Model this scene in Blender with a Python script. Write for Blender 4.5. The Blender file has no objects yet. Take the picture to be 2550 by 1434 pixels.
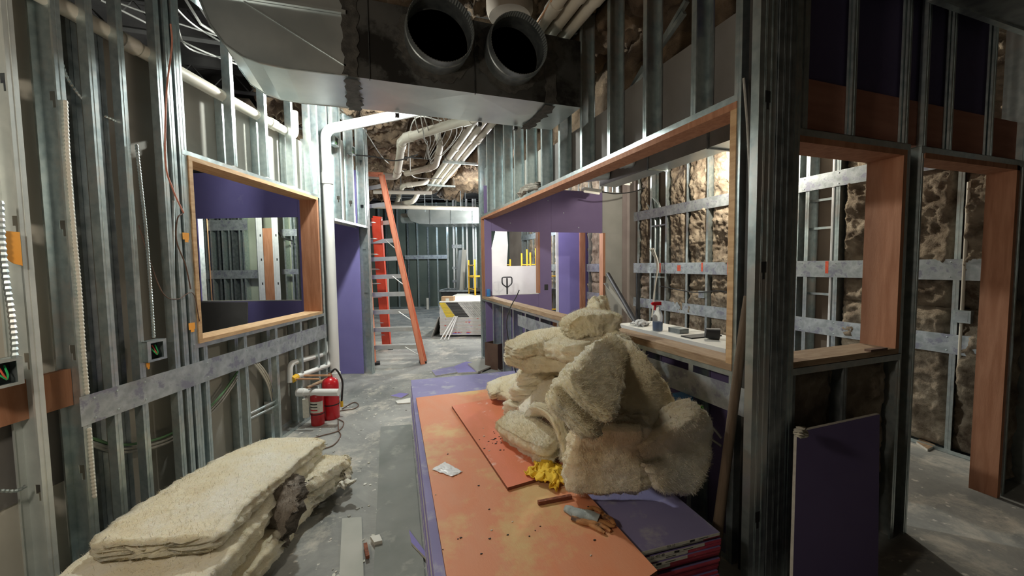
import bpy, bmesh, math, random
from mathutils import Vector, Matrix, noise
random.seed(7)
sc = bpy.context.scene
C = sc.collection
PI = math.pi
V = Vector

# ------------------------------------------------------------------ camera
FPX, PSI, PITCH, RHO, EYE = 980.0, math.radians(19.4), math.radians(3.37), 0.013, 1.6
_r0 = V((math.cos(PSI), -math.sin(PSI), 0)); _h = V((math.sin(PSI), math.cos(PSI), 0)); _z = V((0, 0, 1))
_f = _h*math.cos(PITCH) - _z*math.sin(PITCH); _u = _z*math.cos(PITCH) + _h*math.sin(PITCH)
CX = _r0*math.cos(RHO) - _u*math.sin(RHO); CY = _r0*math.sin(RHO) + _u*math.cos(RHO); CZ = _f
EYEP = V((0, 0, EYE))
cam = bpy.data.cameras.new('camera'); camo = bpy.data.objects.new('camera', cam); C.objects.link(camo)
cam.sensor_width = 36; cam.lens = 36*FPX/2550; cam.clip_start = .05; cam.clip_end = 100
M = Matrix((CX, CY, -CZ)).transposed().to_4x4(); M.translation = EYEP
camo.matrix_world = M
sc.camera = camo

# ------------------------------------------------------------------ view, world, lights
sc.view_settings.view_transform = 'Standard'; sc.view_settings.look = 'None'
sc.view_settings.gamma = 1; sc.view_settings.exposure = 0.0
try: sc.view_settings.use_curve_mapping = False
except Exception: pass
w = bpy.data.worlds.new('world'); sc.world = w; w.use_nodes = True
bg = w.node_tree.nodes['Background']; bg.inputs[0].default_value = (.75, .9, 1.0, 1); bg.inputs[1].default_value = .045

def area(name, loc, target, size, power, col, spread=180, sy=None):
    l = bpy.data.lights.new(name, 'AREA'); l.energy = power; l.color = col; l.size = size
    if sy: l.shape = 'RECTANGLE'; l.size_y = sy
    l.spread = math.radians(spread)
    o = bpy.data.objects.new(name, l); C.objects.link(o); o.location = loc
    d = V(target) - V(loc); o.rotation_euler = d.to_track_quat('-Z', 'Y').to_euler(); return o
def point(name, loc, power, col, r=.05):
    l = bpy.data.lights.new(name, 'POINT'); l.energy = power; l.color = col; l.shadow_soft_size = r
    o = bpy.data.objects.new(name, l); C.objects.link(o); o.location = loc; return o
COOL = (.95, 1.0, .95); WARM = (1.0, .84, .66); BLU = (.72, .88, 1.0)
point('work_light_post', (-.15, 4.45, 3.24), 200, COOL, .06)
point('work_light_near', (-1.2, .85, 2.15), 58, (1.0, .89, .74), .12)
point('work_light_batt_wall', (4.0, 3.74, 2.92), 120, (1, .93, .78), .05)
point('work_light_back_room', (2.75, 7.2, 2.92), 130, (.98, .95, 1.0), .07)
point('work_light_left_room', (-2.0, 8.3, 2.9), 110, (.93, 1.0, .84), .10)
point('work_light_left_cell', (-1.5, 5.3, 2.9), 5, (.88, .85, 1.0), .10)
point('work_light_corridor', (2.5, 9.0, 2.72), 210, COOL, .08)
point('work_light_far', (1.9, 12.9, 2.9), 130, (.78, .90, 1.0), .08)
point('work_light_side_room', (2.3, 2.75, 3.15), 30, (1, .95, .85), .08)

# ------------------------------------------------------------------ pixel helpers: a ray met with a real plane gives the real place
def _ray(u, v): return CX*((u-1275)/FPX) + CY*((717-v)/FPX) + CZ
def Z(u, v, z=0.0):
    d = _ray(u, v); return EYEP + d*((z-EYE)/d.z)
def PL(u, v, p, n):
    d = _ray(u, v); n = V(n); return EYEP + d*((V(p)-EYEP).dot(n)/d.dot(n))

# ------------------------------------------------------------------ materials
def nt(name):
    m = bpy.data.materials.new(name); m.use_nodes = True
    return m, m.node_tree, m.node_tree.nodes['Principled BSDF']
def pm(name, c1, c2=None, scale=6, rough=.6, metal=0, bump=0, bscale=None, detail=5, ramp=(.35, .65), c3=None, s3=1.5, r3=(.55, .6), alpha=None, rvar=0, stretch=None, distort=0, trans=0):
    m, t, b = nt(name); L = t.links; N = t.nodes
    c2 = c2 or c1
    tc = N.new('ShaderNodeTexCoord'); co = tc.outputs['Object']
    if stretch:
        mp = N.new('ShaderNodeMapping'); mp.inputs['Scale'].default_value = stretch; L.new(co, mp.inputs[0]); co2 = mp.outputs[0]
    else: co2 = co
    n = N.new('ShaderNodeTexNoise'); n.inputs['Scale'].default_value = scale; n.inputs['Detail'].default_value = detail; n.inputs['Distortion'].default_value = distort
    L.new(co2, n.inputs['Vector'])
    r = N.new('ShaderNodeValToRGB'); r.color_ramp.elements[0].position = ramp[0]; r.color_ramp.elements[1].position = ramp[1]
    r.color_ramp.elements[0].color = (*c1, 1); r.color_ramp.elements[1].color = (*c2, 1)
    L.new(n.outputs[0], r.inputs[0]); out = r.outputs[0]
    if c3:
        n3 = N.new('ShaderNodeTexNoise'); n3.inputs['Scale'].default_value = s3; n3.inputs['Detail'].default_value = 6; n3.inputs['Roughness'].default_value = .65
        L.new(co, n3.inputs['Vector'])
        r2 = N.new('ShaderNodeValToRGB'); r2.color_ramp.elements[0].position = r3[0]; r2.color_ramp.elements[1].position = r3[1]
        L.new(n3.outputs[0], r2.inputs[0])
        mx = N.new('ShaderNodeMix'); mx.data_type = 'RGBA'; L.new(r2.outputs[0], mx.inputs[0]); L.new(out, mx.inputs[6]); mx.inputs[7].default_value = (*c3, 1)
        out = mx.outputs[2]
    L.new(out, b.inputs['Base Color'])
    b.inputs['Roughness'].default_value = rough; b.inputs['Metallic'].default_value = metal
    if rvar:
        mr = N.new('ShaderNodeMapRange'); mr.inputs[3].default_value = rough-rvar; mr.inputs[4].default_value = rough+rvar
        L.new(n.outputs[0], mr.inputs[0]); L.new(mr.outputs[0], b.inputs['Roughness'])
    if trans:
        b.inputs['Transmission Weight'].default_value = trans
    if bump:
        nb = N.new('ShaderNodeTexNoise'); nb.inputs['Scale'].default_value = bscale or scale*4; nb.inputs['Detail'].default_value = 8; nb.inputs['Roughness'].default_value = .7
        L.new(co2, nb.inputs['Vector'])
        bp = N.new('ShaderNodeBump'); bp.inputs['Strength'].default_value = min(1, bump); bp.inputs['Distance'].default_value = .02 if bump <= 1 else .02*bump
        L.new(nb.outputs[0], bp.inputs['Height']); L.new(bp.outputs[0], b.inputs['Normal'])
    return m

G = pm('galvanized', (.46, .54, .555), (.62, .69, .69), 22, .36, .85, .05, 30, rvar=.08, c3=(.62, .62, .60), s3=4, r3=(.5, .62))
GD = pm('galvanized_dark', (.20, .23, .24), (.34, .37, .38), 14, .42, .8, .05, 30, rvar=.08)
GS = pm('strap_steel', (.36, .40, .42), (.56, .60, .62), 18, .45, .6, .08, 60, c3=(.30, .31, .38), s3=9, r3=(.52, .6), rvar=.1)
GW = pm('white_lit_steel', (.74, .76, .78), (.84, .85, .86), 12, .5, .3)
DUCT = pm('duct_sheet', (.48, .54, .55), (.62, .67, .67), 3, .34, .7, .04, 9, rvar=.07)
DUCTD = pm('duct_sheet_sooty', (.035, .035, .035), (.10, .11, .11), 4, .5, .45, .05, 20, c3=(.02, .02, .02), s3=3)
MASTIC = pm('grey_duct_sealant', (.045, .042, .038), (.09, .085, .075), 20, .85, 0, .6, 60)
GYP = pm('gypsum_back_paper', (.35, .335, .295), (.42, .40, .355), 2.5, .9, 0, .05, 120, c3=(.42, .40, .36), s3=1.6, r3=(.60, .70))
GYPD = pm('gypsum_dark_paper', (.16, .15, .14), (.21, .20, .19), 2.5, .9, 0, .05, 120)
PUR = pm('purple_board', (.22, .19, .46), (.25, .22, .51), 2.2, .8, 0, .03, 100, c3=(.28, .25, .50), s3=3.3, r3=(.62, .72))
PURD = pm('purple_board_dull', (.13, .10, .23), (.16, .125, .27), 2.0, .85, 0, .03, 100)
PURT = pm('purple_board_dusty', (.22, .205, .38), (.27, .25, .45), 2.2, .8, 0, .04, 60, c3=(.38, .37, .46), s3=5, r3=(.55, .66))
CORE = pm('gypsum_core', (.62, .59, .52), (.74, .71, .64), 30, .95, 0, .5, 90)
REDEND = pm('red_end_tape', (.50, .05, .10), (.62, .09, .13), 12, .7, 0, .2, 80, c3=(.6, .5, .45), s3=14, r3=(.66, .7))
WHITEP = pm('white_paper', (.70, .69, .64), (.78, .77, .72), 3, .8, 0, .05, 40)
GREYP = pm('grey_board', (.33, .33, .30), (.40, .39, .36), 2, .85, 0, .04, 60)
ORP = pm('red_dyed_plywood', (.68, .24, .11), (.66, .28, .15), 2.4, .62, 0, .12, 40, detail=9, ramp=(.3, .7), c3=(.66, .43, .19), s3=2.0, r3=(.50, .62), stretch=(3, 1, 1), distort=.8)
ORP2 = pm('red_dyed_plywood_clean', (.74, .22, .12), (.66, .20, .09), 3, .6, 0, .1, 40, c3=(.78, .48, .40), s3=5, r3=(.62, .68), stretch=(3, 1, 1))
ORW = pm('fire_treated_lumber', (.36, .15, .075), (.48, .23, .13), 5, .7, 0, .15, 40, stretch=(5, 5, .6), detail=8, distort=.6)
LUM = pm('raw_lumber', (.50, .30, .15), (.66, .44, .24), 7, .75, 0, .15, 40, stretch=(1, 6, 6), detail=8, distort=.5)
LUMD = pm('dusty_lumber', (.30, .19, .11), (.42, .30, .19), 7, .8, 0, .2, 40, stretch=(1, 6, 6), detail=8, distort=.5)
PLYE = pm('plywood_edge', (.14, .04, .02), (.30, .10, .05), 60, .8, 0, .2, 90, stretch=(1, 1, 12))
CREAM = pm('cream_glass_wool', (.82, .70, .44), (.91, .82, .58), 5, 1.0, 0, .7, 46, detail=9, c3=(.92, .88, .74), s3=2.4, r3=(.45, .66))
for _n in CREAM.node_tree.nodes:
    if _n.type == 'BSDF_PRINCIPLED': _n.inputs['Sheen Weight'].default_value = .5; _n.inputs['Sheen Roughness'].default_value = .6; _n.inputs['Specular IOR Level'].default_value = .1; _n.inputs['Subsurface Weight'].default_value = .3; _n.inputs['Subsurface Radius'].default_value = (.03, .024, .014); _n.inputs['Subsurface Scale'].default_value = 1.0
BRN = pm('brown_glass_wool', (.17, .125, .085), (.52, .43, .32), 7, .98, 0, 1.6, 22, detail=9, ramp=(.32, .68), c3=(.11, .075, .05), s3=4, r3=(.52, .68))
BRNC = pm('ceiling_glass_wool', (.11, .075, .048), (.27, .19, .12), 4, .98, 0, 1.6, 14, detail=9, c3=(.12, .085, .06), s3=2.6, r3=(.5, .66))
GWOOL = pm('grey_dirty_wool', (.30, .255, .21), (.46, .40, .34), 14, .98, 0, 1.6, 30)
PVC = pm('dusty_plastic_pipe', (.60, .56, .47), (.70, .66, .57), 3, .45, 0, .03, 30)
PVCW = pm('white_plastic_pipe', (.80, .80, .78), (.86, .86, .84), 3, .4)
COP = pm('copper_rod', (.62, .32, .17), (.74, .42, .24), 8, .4, .5)
BLK = pm('black_rubber', (.012, .012, .013), (.03, .03, .03), 8, .55)
DARK = pm('dark_void_sheathing', (.03, .028, .026), (.05, .046, .042), 3, .9)
GRN = pm('dark_green_sheathing', (.075, .095, .08), (.11, .13, .105), 1.5, .85)
GRNL = pm('pale_green_sheathing', (.30, .33, .26), (.42, .45, .36), 1.2, .85)
DECK = pm('ceiling_deck', (.035, .032, .03), (.06, .055, .05), 3, .9, 0, .2, 30)
RED = pm('red_enamel', (.55, .012, .02), (.62, .02, .03), 5, .28)
LAB = pm('aged_label', (.60, .60, .52), (.72, .70, .62), 40, .7)
YEL = pm('yellow_cloth', (.80, .50, .03), (.88, .60, .05), 8, .8, 0, .3, 60)
YELP = pm('yellow_scaffold_paint', (.80, .46, .02), (.85, .52, .04), 6, .5)
ORT = pm('orange_tag_paper', (.95, .38, .04), (.95, .42, .06), 6, .7)
ORF = pm('faded_orange_fiberglass', (.70, .20, .10), (.80, .30, .17), 9, .6, 0, .1, 60, stretch=(4, 4, .4))
ORB = pm('bright_red_orange_fiberglass', (.78, .07, .03), (.84, .10, .05), 9, .5)
ALU = pm('ladder_aluminium', (.62, .62, .58), (.72, .72, .68), 12, .42, .7)
BLUE = pm('blue_plastic', (.03, .16, .42), (.05, .22, .5), 8, .4)
BLUEL = pm('blue_liquid', (.01, .16, .42), (.02, .2, .5), 8, .12, trans=.5)
CLR = pm('clear_plastic', (.85, .9, .92), (.9, .93, .95), 8, .12, trans=.85)
GRNT = pm('green_tape', (.10, .55, .03), (.14, .65, .06), 8, .5)
GRNW = pm('green_wire', (.02, .45, .12), (.03, .55, .16), 8, .5)
REDW = pm('red_wire', (.7, .1, .05), (.75, .12, .06), 8, .5)
WIRE = pm('grey_cable', (.34, .33, .30), (.44, .43, .40), 30, .5)
WIRED = pm('brown_cord', (.10, .055, .04), (.16, .09, .06), 30, .6)
REDC = pm('red_cord', (.55, .20, .14), (.65, .28, .2), 30, .6)
GLV = pm('grey_knit_glove', (.30, .34, .34), (.42, .46, .45), 26, .9, 0, .4, 140)
GLO = pm('brown_glove_palm', (.36, .15, .045), (.52, .24, .08), 18, .7, 0, .3, 60, c3=(.08, .04, .02), s3=12, r3=(.55, .65))
CARD = pm('cardboard', (.42, .27, .15), (.5, .33, .19), 6, .85)
INK = pm('black_ink', (.02, .02, .02), (.03, .03, .03), 6, .7)
YINK = pm('yellow_ink', (.85, .62, .02), (.88, .66, .04), 6, .7)
RINK = pm('red_spray_paint', (.80, .10, .05), (.85, .16, .08), 30, .7)
POLEM = pm('weathered_pole_wood', (.10, .07, .045), (.17, .12, .08), 6, .85, 0, .3, 40, stretch=(6, 6, .6))
BRD = pm('brown_sheathing', (.16, .12, .09), (.21, .165, .125), 2, .9)

# concrete floor
def concrete():
    m, t, b = nt('concrete_slab'); L = t.links; N = t.nodes
    tc = N.new('ShaderNodeTexCoord')
    def ns(s, d=8, r=.6, dist=0):
        n = N.new('ShaderNodeTexNoise'); n.inputs['Scale'].default_value = s; n.inputs['Detail'].default_value = d; n.inputs['Roughness'].default_value = r
        n.inputs['Distortion'].default_value = dist; L.new(tc.outputs['Object'], n.inputs['Vector']); return n.outputs[0]
    def rp(src, a, ca, bb, cb):
        r = N.new('ShaderNodeValToRGB'); e = r.color_ramp.elements; e[0].position = a; e[1].position = bb; e[0].color = (*ca, 1); e[1].color = (*cb, 1); L.new(src, r.inputs[0]); return r.outputs[0]
    def mix(f, a, bb):
        x = N.new('ShaderNodeMix'); x.data_type = 'RGBA'; L.new(f, x.inputs[0])
        if isinstance(a, tuple): x.inputs[6].default_value = (*a, 1)
        else: L.new(a, x.inputs[6])
        if isinstance(bb, tuple): x.inputs[7].default_value = (*bb, 1)
        else: L.new(bb, x.inputs[7])
        return x.outputs[2]
    base = rp(ns(1.1, 10, .7, .6), .35, (.19, .20, .195), .66, (.40, .40, .375))
    dust = rp(ns(2.0, 12, .75, .25), .52, (0, 0, 0), .66, (1, 1, 1))
    c = mix(dust, base, (.60, .56, .49))
    spots = rp(ns(16, 4, .5), .66, (0, 0, 0), .70, (1, 1, 1))
    c = mix(spots, c, (.62, .60, .55))
    L.new(c, b.inputs['Base Color'])
    b.inputs['Roughness'].default_value = .78
    bp = N.new('ShaderNodeBump'); bp.inputs['Strength'].default_value = .25; bp.inputs['Distance'].default_value = .01
    L.new(ns(9, 12, .75), bp.inputs['Height']); L.new(bp.outputs[0], b.inputs['Normal'])
    return m
CONC = concrete()

# ------------------------------------------------------------------ mesh helpers
class MB:
    def __init__(s): s.v = []; s.f = []; s.mi = []; s.cur = 0
    def add(s, vs, fs):
        o = len(s.v); s.v += [tuple(x) for x in vs]; s.f += [tuple(i+o for i in f) for f in fs]; s.mi += [s.cur]*len(fs); return s
    def box(s, a, b):
        x0, y0, z0 = a; x1, y1, z1 = b
        return s.add([(x0,y0,z0),(x1,y0,z0),(x1,y1,z0),(x0,y1,z0),(x0,y0,z1),(x1,y0,z1),(x1,y1,z1),(x0,y1,z1)],
                     [(0,3,2,1),(4,5,6,7),(0,1,5,4),(1,2,6,5),(2,3,7,6),(3,0,4,7)])
    def prism(s, pts, d):                   # polygon pts (3D, planar) pushed by vector d
        n = len(pts); d = V(d); P = [V(p) for p in pts]
        return s.add(P + [p+d for p in P], [tuple(range(n))[::-1], tuple(range(n, 2*n))] + [(i, (i+1)%n, n+(i+1)%n, n+i) for i in range(n)])
    def tube(s, path, r, k=8, cap=True, rfun=None):
        P = [V(p) for p in path]; n = len(P); vs = []
        t0 = (P[1]-P[0]).normalized(); up = V((0,0,1)) if abs(t0.z) < .9 else V((1,0,0)); a = t0.cross(up).normalized()
        for i in range(n):
            t = (P[min(i+1, n-1)] - P[max(i-1, 0)]).normalized()
            a = (a - t*a.dot(t)).normalized(); b = t.cross(a)
            rr = rfun(i) if rfun else (r[i] if isinstance(r, (list, tuple)) else r)
            for j in range(k):
                q = 2*PI*j/k; vs.append(P[i] + a*(rr*math.cos(q)) + b*(rr*math.sin(q)))
        fs = [(i*k+j, i*k+(j+1)%k, (i+1)*k+(j+1)%k, (i+1)*k+j) for i in range(n-1) for j in range(k)]
        if cap: fs += [tuple(range(k))[::-1], tuple((n-1)*k+j for j in range(k))]
        return s.add(vs, fs)
    def lathe(s, prof, k=20, o=(0,0,0)):
        vs = []; o = V(o)
        for r, z in prof:
            for j in range(k): vs.append(o + V((r*math.cos(2*PI*j/k), r*math.sin(2*PI*j/k), z)))
        n = len(prof)
        fs = [(i*k+j, i*k+(j+1)%k, (i+1)*k+(j+1)%k, (i+1)*k+j) for i in range(n-1) for j in range(k)]
        fs += [tuple(range(k))[::-1], tuple((n-1)*k+j for j in range(k))]
        return s.add(vs, fs)
    def mesh(s, name, mats, smooth=False):
        m = bpy.data.meshes.new(name); m.from_pydata(s.v, [], s.f)
        for x in (mats if isinstance(mats, (list, tuple)) else [mats]): m.materials.append(x)
        if any(s.mi): m.polygons.foreach_set('material_index', s.mi)
        bm = bmesh.new(); bm.from_mesh(m); bmesh.ops.recalc_face_normals(bm, faces=bm.faces); bm.to_mesh(m); bm.free()
        if smooth:
            m.polygons.foreach_set('use_smooth', [True]*len(m.polygons))
            try: m.set_sharp_from_angle(angle=math.radians(38))
            except Exception: pass
        m.update(); return m
def link(name, mesh, parent=None, mat=None):
    o = bpy.data.objects.new(name, mesh); C.objects.link(o)
    if parent is not None: o.parent = parent
    if mat is not None: o.matrix_world = mat
    return o
def obj(name, mb, mats, parent=None, mat=None, smooth=False):
    return link(name, mb.mesh(name, mats, smooth), parent, mat)
def thing(name, label, cat, loc=(0,0,0), group=None):
    o = bpy.data.objects.new(name, None); C.objects.link(o); o.location = loc; o.empty_display_size = .1
    o['label'] = label; o['category'] = cat
    if group: o['group'] = group
    return o
def tag(o, label, cat, group=None):
    o['label'] = label; o['category'] = cat
    if group: o['group'] = group
    return o
def struct(o): o['kind'] = 'structure'; return o
def sroot(name, loc=(0,0,0)):
    o = bpy.data.objects.new(name, None); C.objects.link(o); o.location = loc; return struct(o)
def part(name, mb, mats, parent, mat=None, smooth=False):
    """geometry given in world coordinates (or local + mat); parent empties sit at their base"""
    me = mb.mesh(name, mats, smooth)
    o = bpy.data.objects.new(name, me); C.objects.link(o); o.parent = parent
    pm_ = parent_world(parent)
    o.matrix_basis = pm_.inverted() @ (mat if mat is not None else Matrix.Identity(4)); return o
def parent_world(p):
    m = p.matrix_basis.copy()
    return parent_world(p.parent) @ m if p.parent else m
def partm(name, me, parent, mat):
    o = bpy.data.objects.new(name, me); C.objects.link(o); o.parent = parent
    o.matrix_basis = parent_world(parent).inverted() @ mat; return o
def smoothpath(pts, n=8):
    P = [V(p) for p in pts]; P = [P[0]*2-P[1]] + P + [P[-1]*2-P[-2]]; out = []
    for i in range(1, len(P)-2):
        a, b, c, d = P[i-1:i+3]
        for k in range(n):
            t = k/n; out.append(.5*((2*b) + (c-a)*t + (2*a-5*b+4*c-d)*t*t + (3*b-a-3*c+d)*t**3))
    out.append(P[-2]); return out
def filletpath(pts, r=.08, n=5):
    P = [V(p) for p in pts]; out = [P[0]]
    for i in range(1, len(P)-1):
        a = (P[i-1]-P[i]); b = (P[i+1]-P[i]); q = min(r, a.length*.45, b.length*.45); a.normalize(); b.normalize()
        s, e = P[i]+a*q, P[i]+b*q
        for k in range(n+1):
            t = k/n; out.append(s*(1-t)**2 + P[i]*2*t*(1-t) + e*t*t)
    out.append(P[-1]); return out

# ------------------------------------------------------------------ frames for framed walls: x along, y towards the viewer's side, z up
class Fr:
    def __init__(s, o, xd, yd):
        s.o = V(o); s.x = V(xd).normalized(); s.y = V(yd).normalized()
        s.m = Matrix((s.x, s.y, V((0,0,1)))).transposed().to_4x4(); s.m.translation = s.o
    def at(s, x, y=0, z=0): return s.m @ Matrix.Translation((x, y, z))
    def p(s, x, y=0, z=0): return s.m @ V((x, y, z))
    def su(s, u, v=600, y=0): return (PL(u, v, s.p(0, y), s.y) - s.o).dot(s.x)
    def sz(s, u, v, y=0):
        q = PL(u, v, s.p(0, y), s.y); return (q-s.o).dot(s.x), q.z
A21 = math.radians(21.2)
LD = V((math.sin(A21), math.cos(A21), 0)); LN = V((math.cos(A21), -math.sin(A21), 0))
FL = Fr((-.78, 4.28, 0), LD, LN)
FR = Fr((1.74, 0, 0), (0,1,0), (-1,0,0))
FN = Fr((0, 1.33, 0), (1,0,0), (0,-1,0))
FO = Fr((4.42, 0, 0), (0,1,0), (-1,0,0))

_stud = {}
def stud_mesh(h, d, w, flip, ko, mat, t=.002, zk=0):
    zk = zk if ko else 0; key = (round(h,3), d, w, flip, ko, mat.name, round(zk,3))
    if key in _stud: return _stud[key]
    b = MB(); sg = -1 if flip else 1
    def bx(x0, y0, z0, x1, y1, z1): b.box((min(x0*sg,x1*sg), y0, z0), (max(x0*sg,x1*sg), y1, z1))
    if ko:
        kz = [z-zk for z in (.53, 1.17, 1.81, 2.45, 3.09) if .05 < z-zk < h-.1]; z = 0; hw = .023; c = -d/2
        for k in kz:
            bx(0, -d, z, t, 0, k-.035)
            bx(0, -d, k-.035, t, c-hw*.42, k); bx(0, c+hw*.42, k-.035, t, 0, k)
            bx(0, -d, k, t, c-hw, k+.045); bx(0, c+hw, k, t, 0, k+.045)
            z = k+.045
        bx(0, -d, z, t, 0, h)
    else: bx(0, -d, 0, t, 0, h)
    bx(t, -t, 0, w, 0, h); bx(t, -d, 0, w, -d+t, h)
    bx(w-t, -.010, 0, w, -t, h); bx(w-t, -d+t, 0, w, -d+.010, h)
    # rolled line in the front flange
    bx(w*.42, -.0001, 0, w*.5, .0012, h)
    _stud[key] = b.mesh('stud', mat); return _stud[key]
def stud(fr, par, x, z0, z1, d=.15, w=.036, flip=False, ko=False, mat=None, y=0):
    return partm('stud', stud_mesh(z1-z0, d, w, flip, ko, mat or G, zk=z0), par, fr.at(x, y, z0))
def track(fr, par, x0, x1, z, d=.15, leg=.032, up=False, mat=None, y=0, name='track'):
    b = MB(); t = .002; s = 1 if up else -1
    b.box((x0, -d-t, z), (x1, t, z+t*s)) if s > 0 else b.box((x0, -d-t, z-t), (x1, t, z))
    for yy in (t/2, -d-t/2):
        b.box((x0, yy-t/2, min(z, z+leg*s)), (x1, yy+t/2, max(z, z+leg*s)))
    return part(name, b, mat or G, par, fr.at(0, y, 0))
_scr = MB().lathe([(.0055, 0), (.0055, .003), (.002, .004)], 8).mesh('screw', G)
def strap(fr, par, x0, x1, z0, z1, y=.003, screws=(), mat=None):
    b = MB(); b.box((x0, y, z0), (x1, y+.002, z1)); o = part('strap', b, mat or GS, par, fr.m)
    for sx in screws:
        for zz in (z0+.025, z1-.025):
            partm('screw', _scr, o, fr.at(sx, y+.002, zz) @ Matrix.Rotation(-PI/2, 4, 'X'))
    return o
def slab(fr, par, name, x0, x1, z0, z1, y0, y1, mat):
    b = MB(); b.box((x0, y0, z0), (x1, y1, z1)); return part(name, b, mat, par, fr.m)

def fbm(p, o=4, h=.8): return noise.fractal(p, h, 2.1, o)
# crumpled wool sheet: local x (width) z (height), bulging to +y
_wool = {}
def wool_mesh(wd, ht, amp, seed, mat, res=.022, key=None):
    k = (round(wd, 2), round(ht, 2), amp, seed, mat.name)
    if k in _wool: return _wool[k]
    nx = max(6, int(wd/res)); nz = max(6, int(ht/res)); vs = []
    for j in range(nz+1):
        for i in range(nx+1):
            x = wd*i/nx; z = ht*j/nz; q = V((x+seed*3.7, seed*1.3, z))
            e = min(1, min(x, wd-x)/.05 + .15) * min(1, min(z, ht-z)/.06 + .2)
            r = noise.ridged_multi_fractal(q*3.2, .9, 2.2, 5, .95, 2.0)
            r2 = noise.ridged_multi_fractal(q*8.5, .8, 2.2, 4, .95, 2.0)
            y = amp*e*(.45 + .40*fbm(q*2.0, 3) + .28*(r-1.0) + .17*(r2-1.0)) + amp*.12*fbm(q*22, 3)
            vs.append((x, y, z))
    fs = [(j*(nx+1)+i, j*(nx+1)+i+1, (j+1)*(nx+1)+i+1, (j+1)*(nx+1)+i) for j in range(nz) for i in range(nx)]
    n0 = len(vs); back = -.05
    rim = [i for i in range(nx+1)] + [j*(nx+1)+nx for j in range(1, nz+1)] + [nz*(nx+1)+i for i in range(nx-1, -1, -1)] + [j*(nx+1) for j in range(nz-1, 0, -1)]
    for i in rim: vs.append((vs[i][0], back, vs[i][2]))
    m = len(rim)
    fs += [(rim[i], n0+i, n0+(i+1)%m, rim[(i+1)%m]) for i in range(m)] + [tuple(n0+i for i in range(m))]
    me = MB(); me.add(vs, fs); _wool[k] = me.mesh('insulation_batt', mat, False)
    _wool[k].polygons.foreach_set('use_smooth', [True]*len(_wool[k].polygons)); return _wool[k]

# swept glass-wool batt
def batt(name, spine, side, width, thick, mat, seed=0, amp=.012, ns=60, layers=2, parent=None, rag=.012, nrm=None):
    n = len(spine); P = [V(p) for p in spine]
    S = [V(s) for s in side] if isinstance(side, list) else [V(side)]*n
    Wd = width if isinstance(width, list) else [width]*n; Th = thick if isinstance(thick, list) else [thick]*n
    def ip(arr, t):
        x = t*(n-1); i = min(int(x), n-2); f = x-i
        a = arr[max(i-1,0)]; b = arr[i]; c = arr[i+1]; d = arr[min(i+2, n-1)]
        return .5*((2*b) + (c-a)*f + (2*a-5*b+4*c-d)*f*f + (3*b-a-3*c+d)*f**3)
    ring = []                                 # rounded rect params (u in -1..1 across, v in -1..1 thick)
    ku, kv = 22, 7
    for i in range(ku): ring.append((-1+2*i/ku, -1))
    for i in range(kv): ring.append((1, -1+2*i/kv))
    for i in range(ku): ring.append((1-2*i/ku, 1))
    for i in range(kv): ring.append((-1, 1-2*i/kv))
    k = len(ring); vs = []
    def shape(u, v):
        ex = 6.0
        r = (abs(u)**ex + abs(v)**ex)**(1/ex); m = max(abs(u), abs(v)); q = m/r if r > 0 else 1
        return u*q, v*q
    fr_ = []
    for a in range(ns+1):
        t = a/ns; p = ip(P, t); tn = (ip(P, min(1, t+.01)) - ip(P, max(0, t-.01))).normalized()
        s = ip(S, t); s = (s - tn*s.dot(tn)).normalized(); nn = tn.cross(s).normalized()
        fr_.append((p, tn, s, nn, max(.02, ip(Wd, t)), max(.015, ip(Th, t))))
    def place(a, u, v):
        p, tn, s, nn, wd, th = fr_[a]
        t = a/ns; e = min(a, ns-a)/ns*14; e = min(1, .90+.1*e)
        uu, vv = shape(u, v)
        q = p + s*(uu*wd/2*e) + nn*(vv*th/2*(.92 if 0 < a < ns else .8))
        w_ = q*3.0 + V((seed*5.1, 0, 0))
        q = q + noise.noise_vector(w_)*amp*1.0 + noise.noise_vector(q*9 + V((seed, 2, 0)))*amp*.5 + noise.noise_vector(q*26)*amp*.36 + noise.noise_vector(q*70)*amp*.22
        edge = max(abs(u), 0)**6
        if abs(u) > .9:                      # layered ragged long edges
            q += s*(math.copysign(1, u)*(math.sin(v*PI*layers*1.5 + fbm(q*4)*2)*rag + rag*1.2*fbm(q*22, 3)))
        return q
    for a in range(ns+1):
        for (u, v) in ring: vs.append(place(a, u, v))
    fs = [(i*k+j, i*k+(j+1)%k, (i+1)*k+(j+1)%k, (i+1)*k+j) for i in range(ns) for j in range(k)]
    for a, sgn in ((0, -1), (ns, 1)):        # end caps with relief
        base = a*k; prev = [base+j for j in range(k)]
        for ci, c in enumerate((.8, .55, .3)):
            cur = []
            for (u, v) in ring:
                q = place(a, u*c if abs(u) > abs(v)*0 else u*c, v*c)
                q += fr_[a][1]*sgn*(rag*.9*(1 + math.sin(v*c*PI*layers*1.5)) + rag*1.3*fbm(q*20, 3))
                vs.append(q); cur.append(len(vs)-1)
            for j in range(k): fs.append((prev[j], prev[(j+1)%k], cur[(j+1)%k], cur[j]))
            prev = cur
        fs.append(tuple(prev))
    b = MB(); b.add(vs, fs); me = b.mesh(name, mat); me.polygons.foreach_set('use_smooth', [True]*len(me.polygons))
    o = link(name, me)
    if parent is not None: o.parent = parent; o.matrix_basis = parent_world(parent).inverted()
    return o

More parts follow.
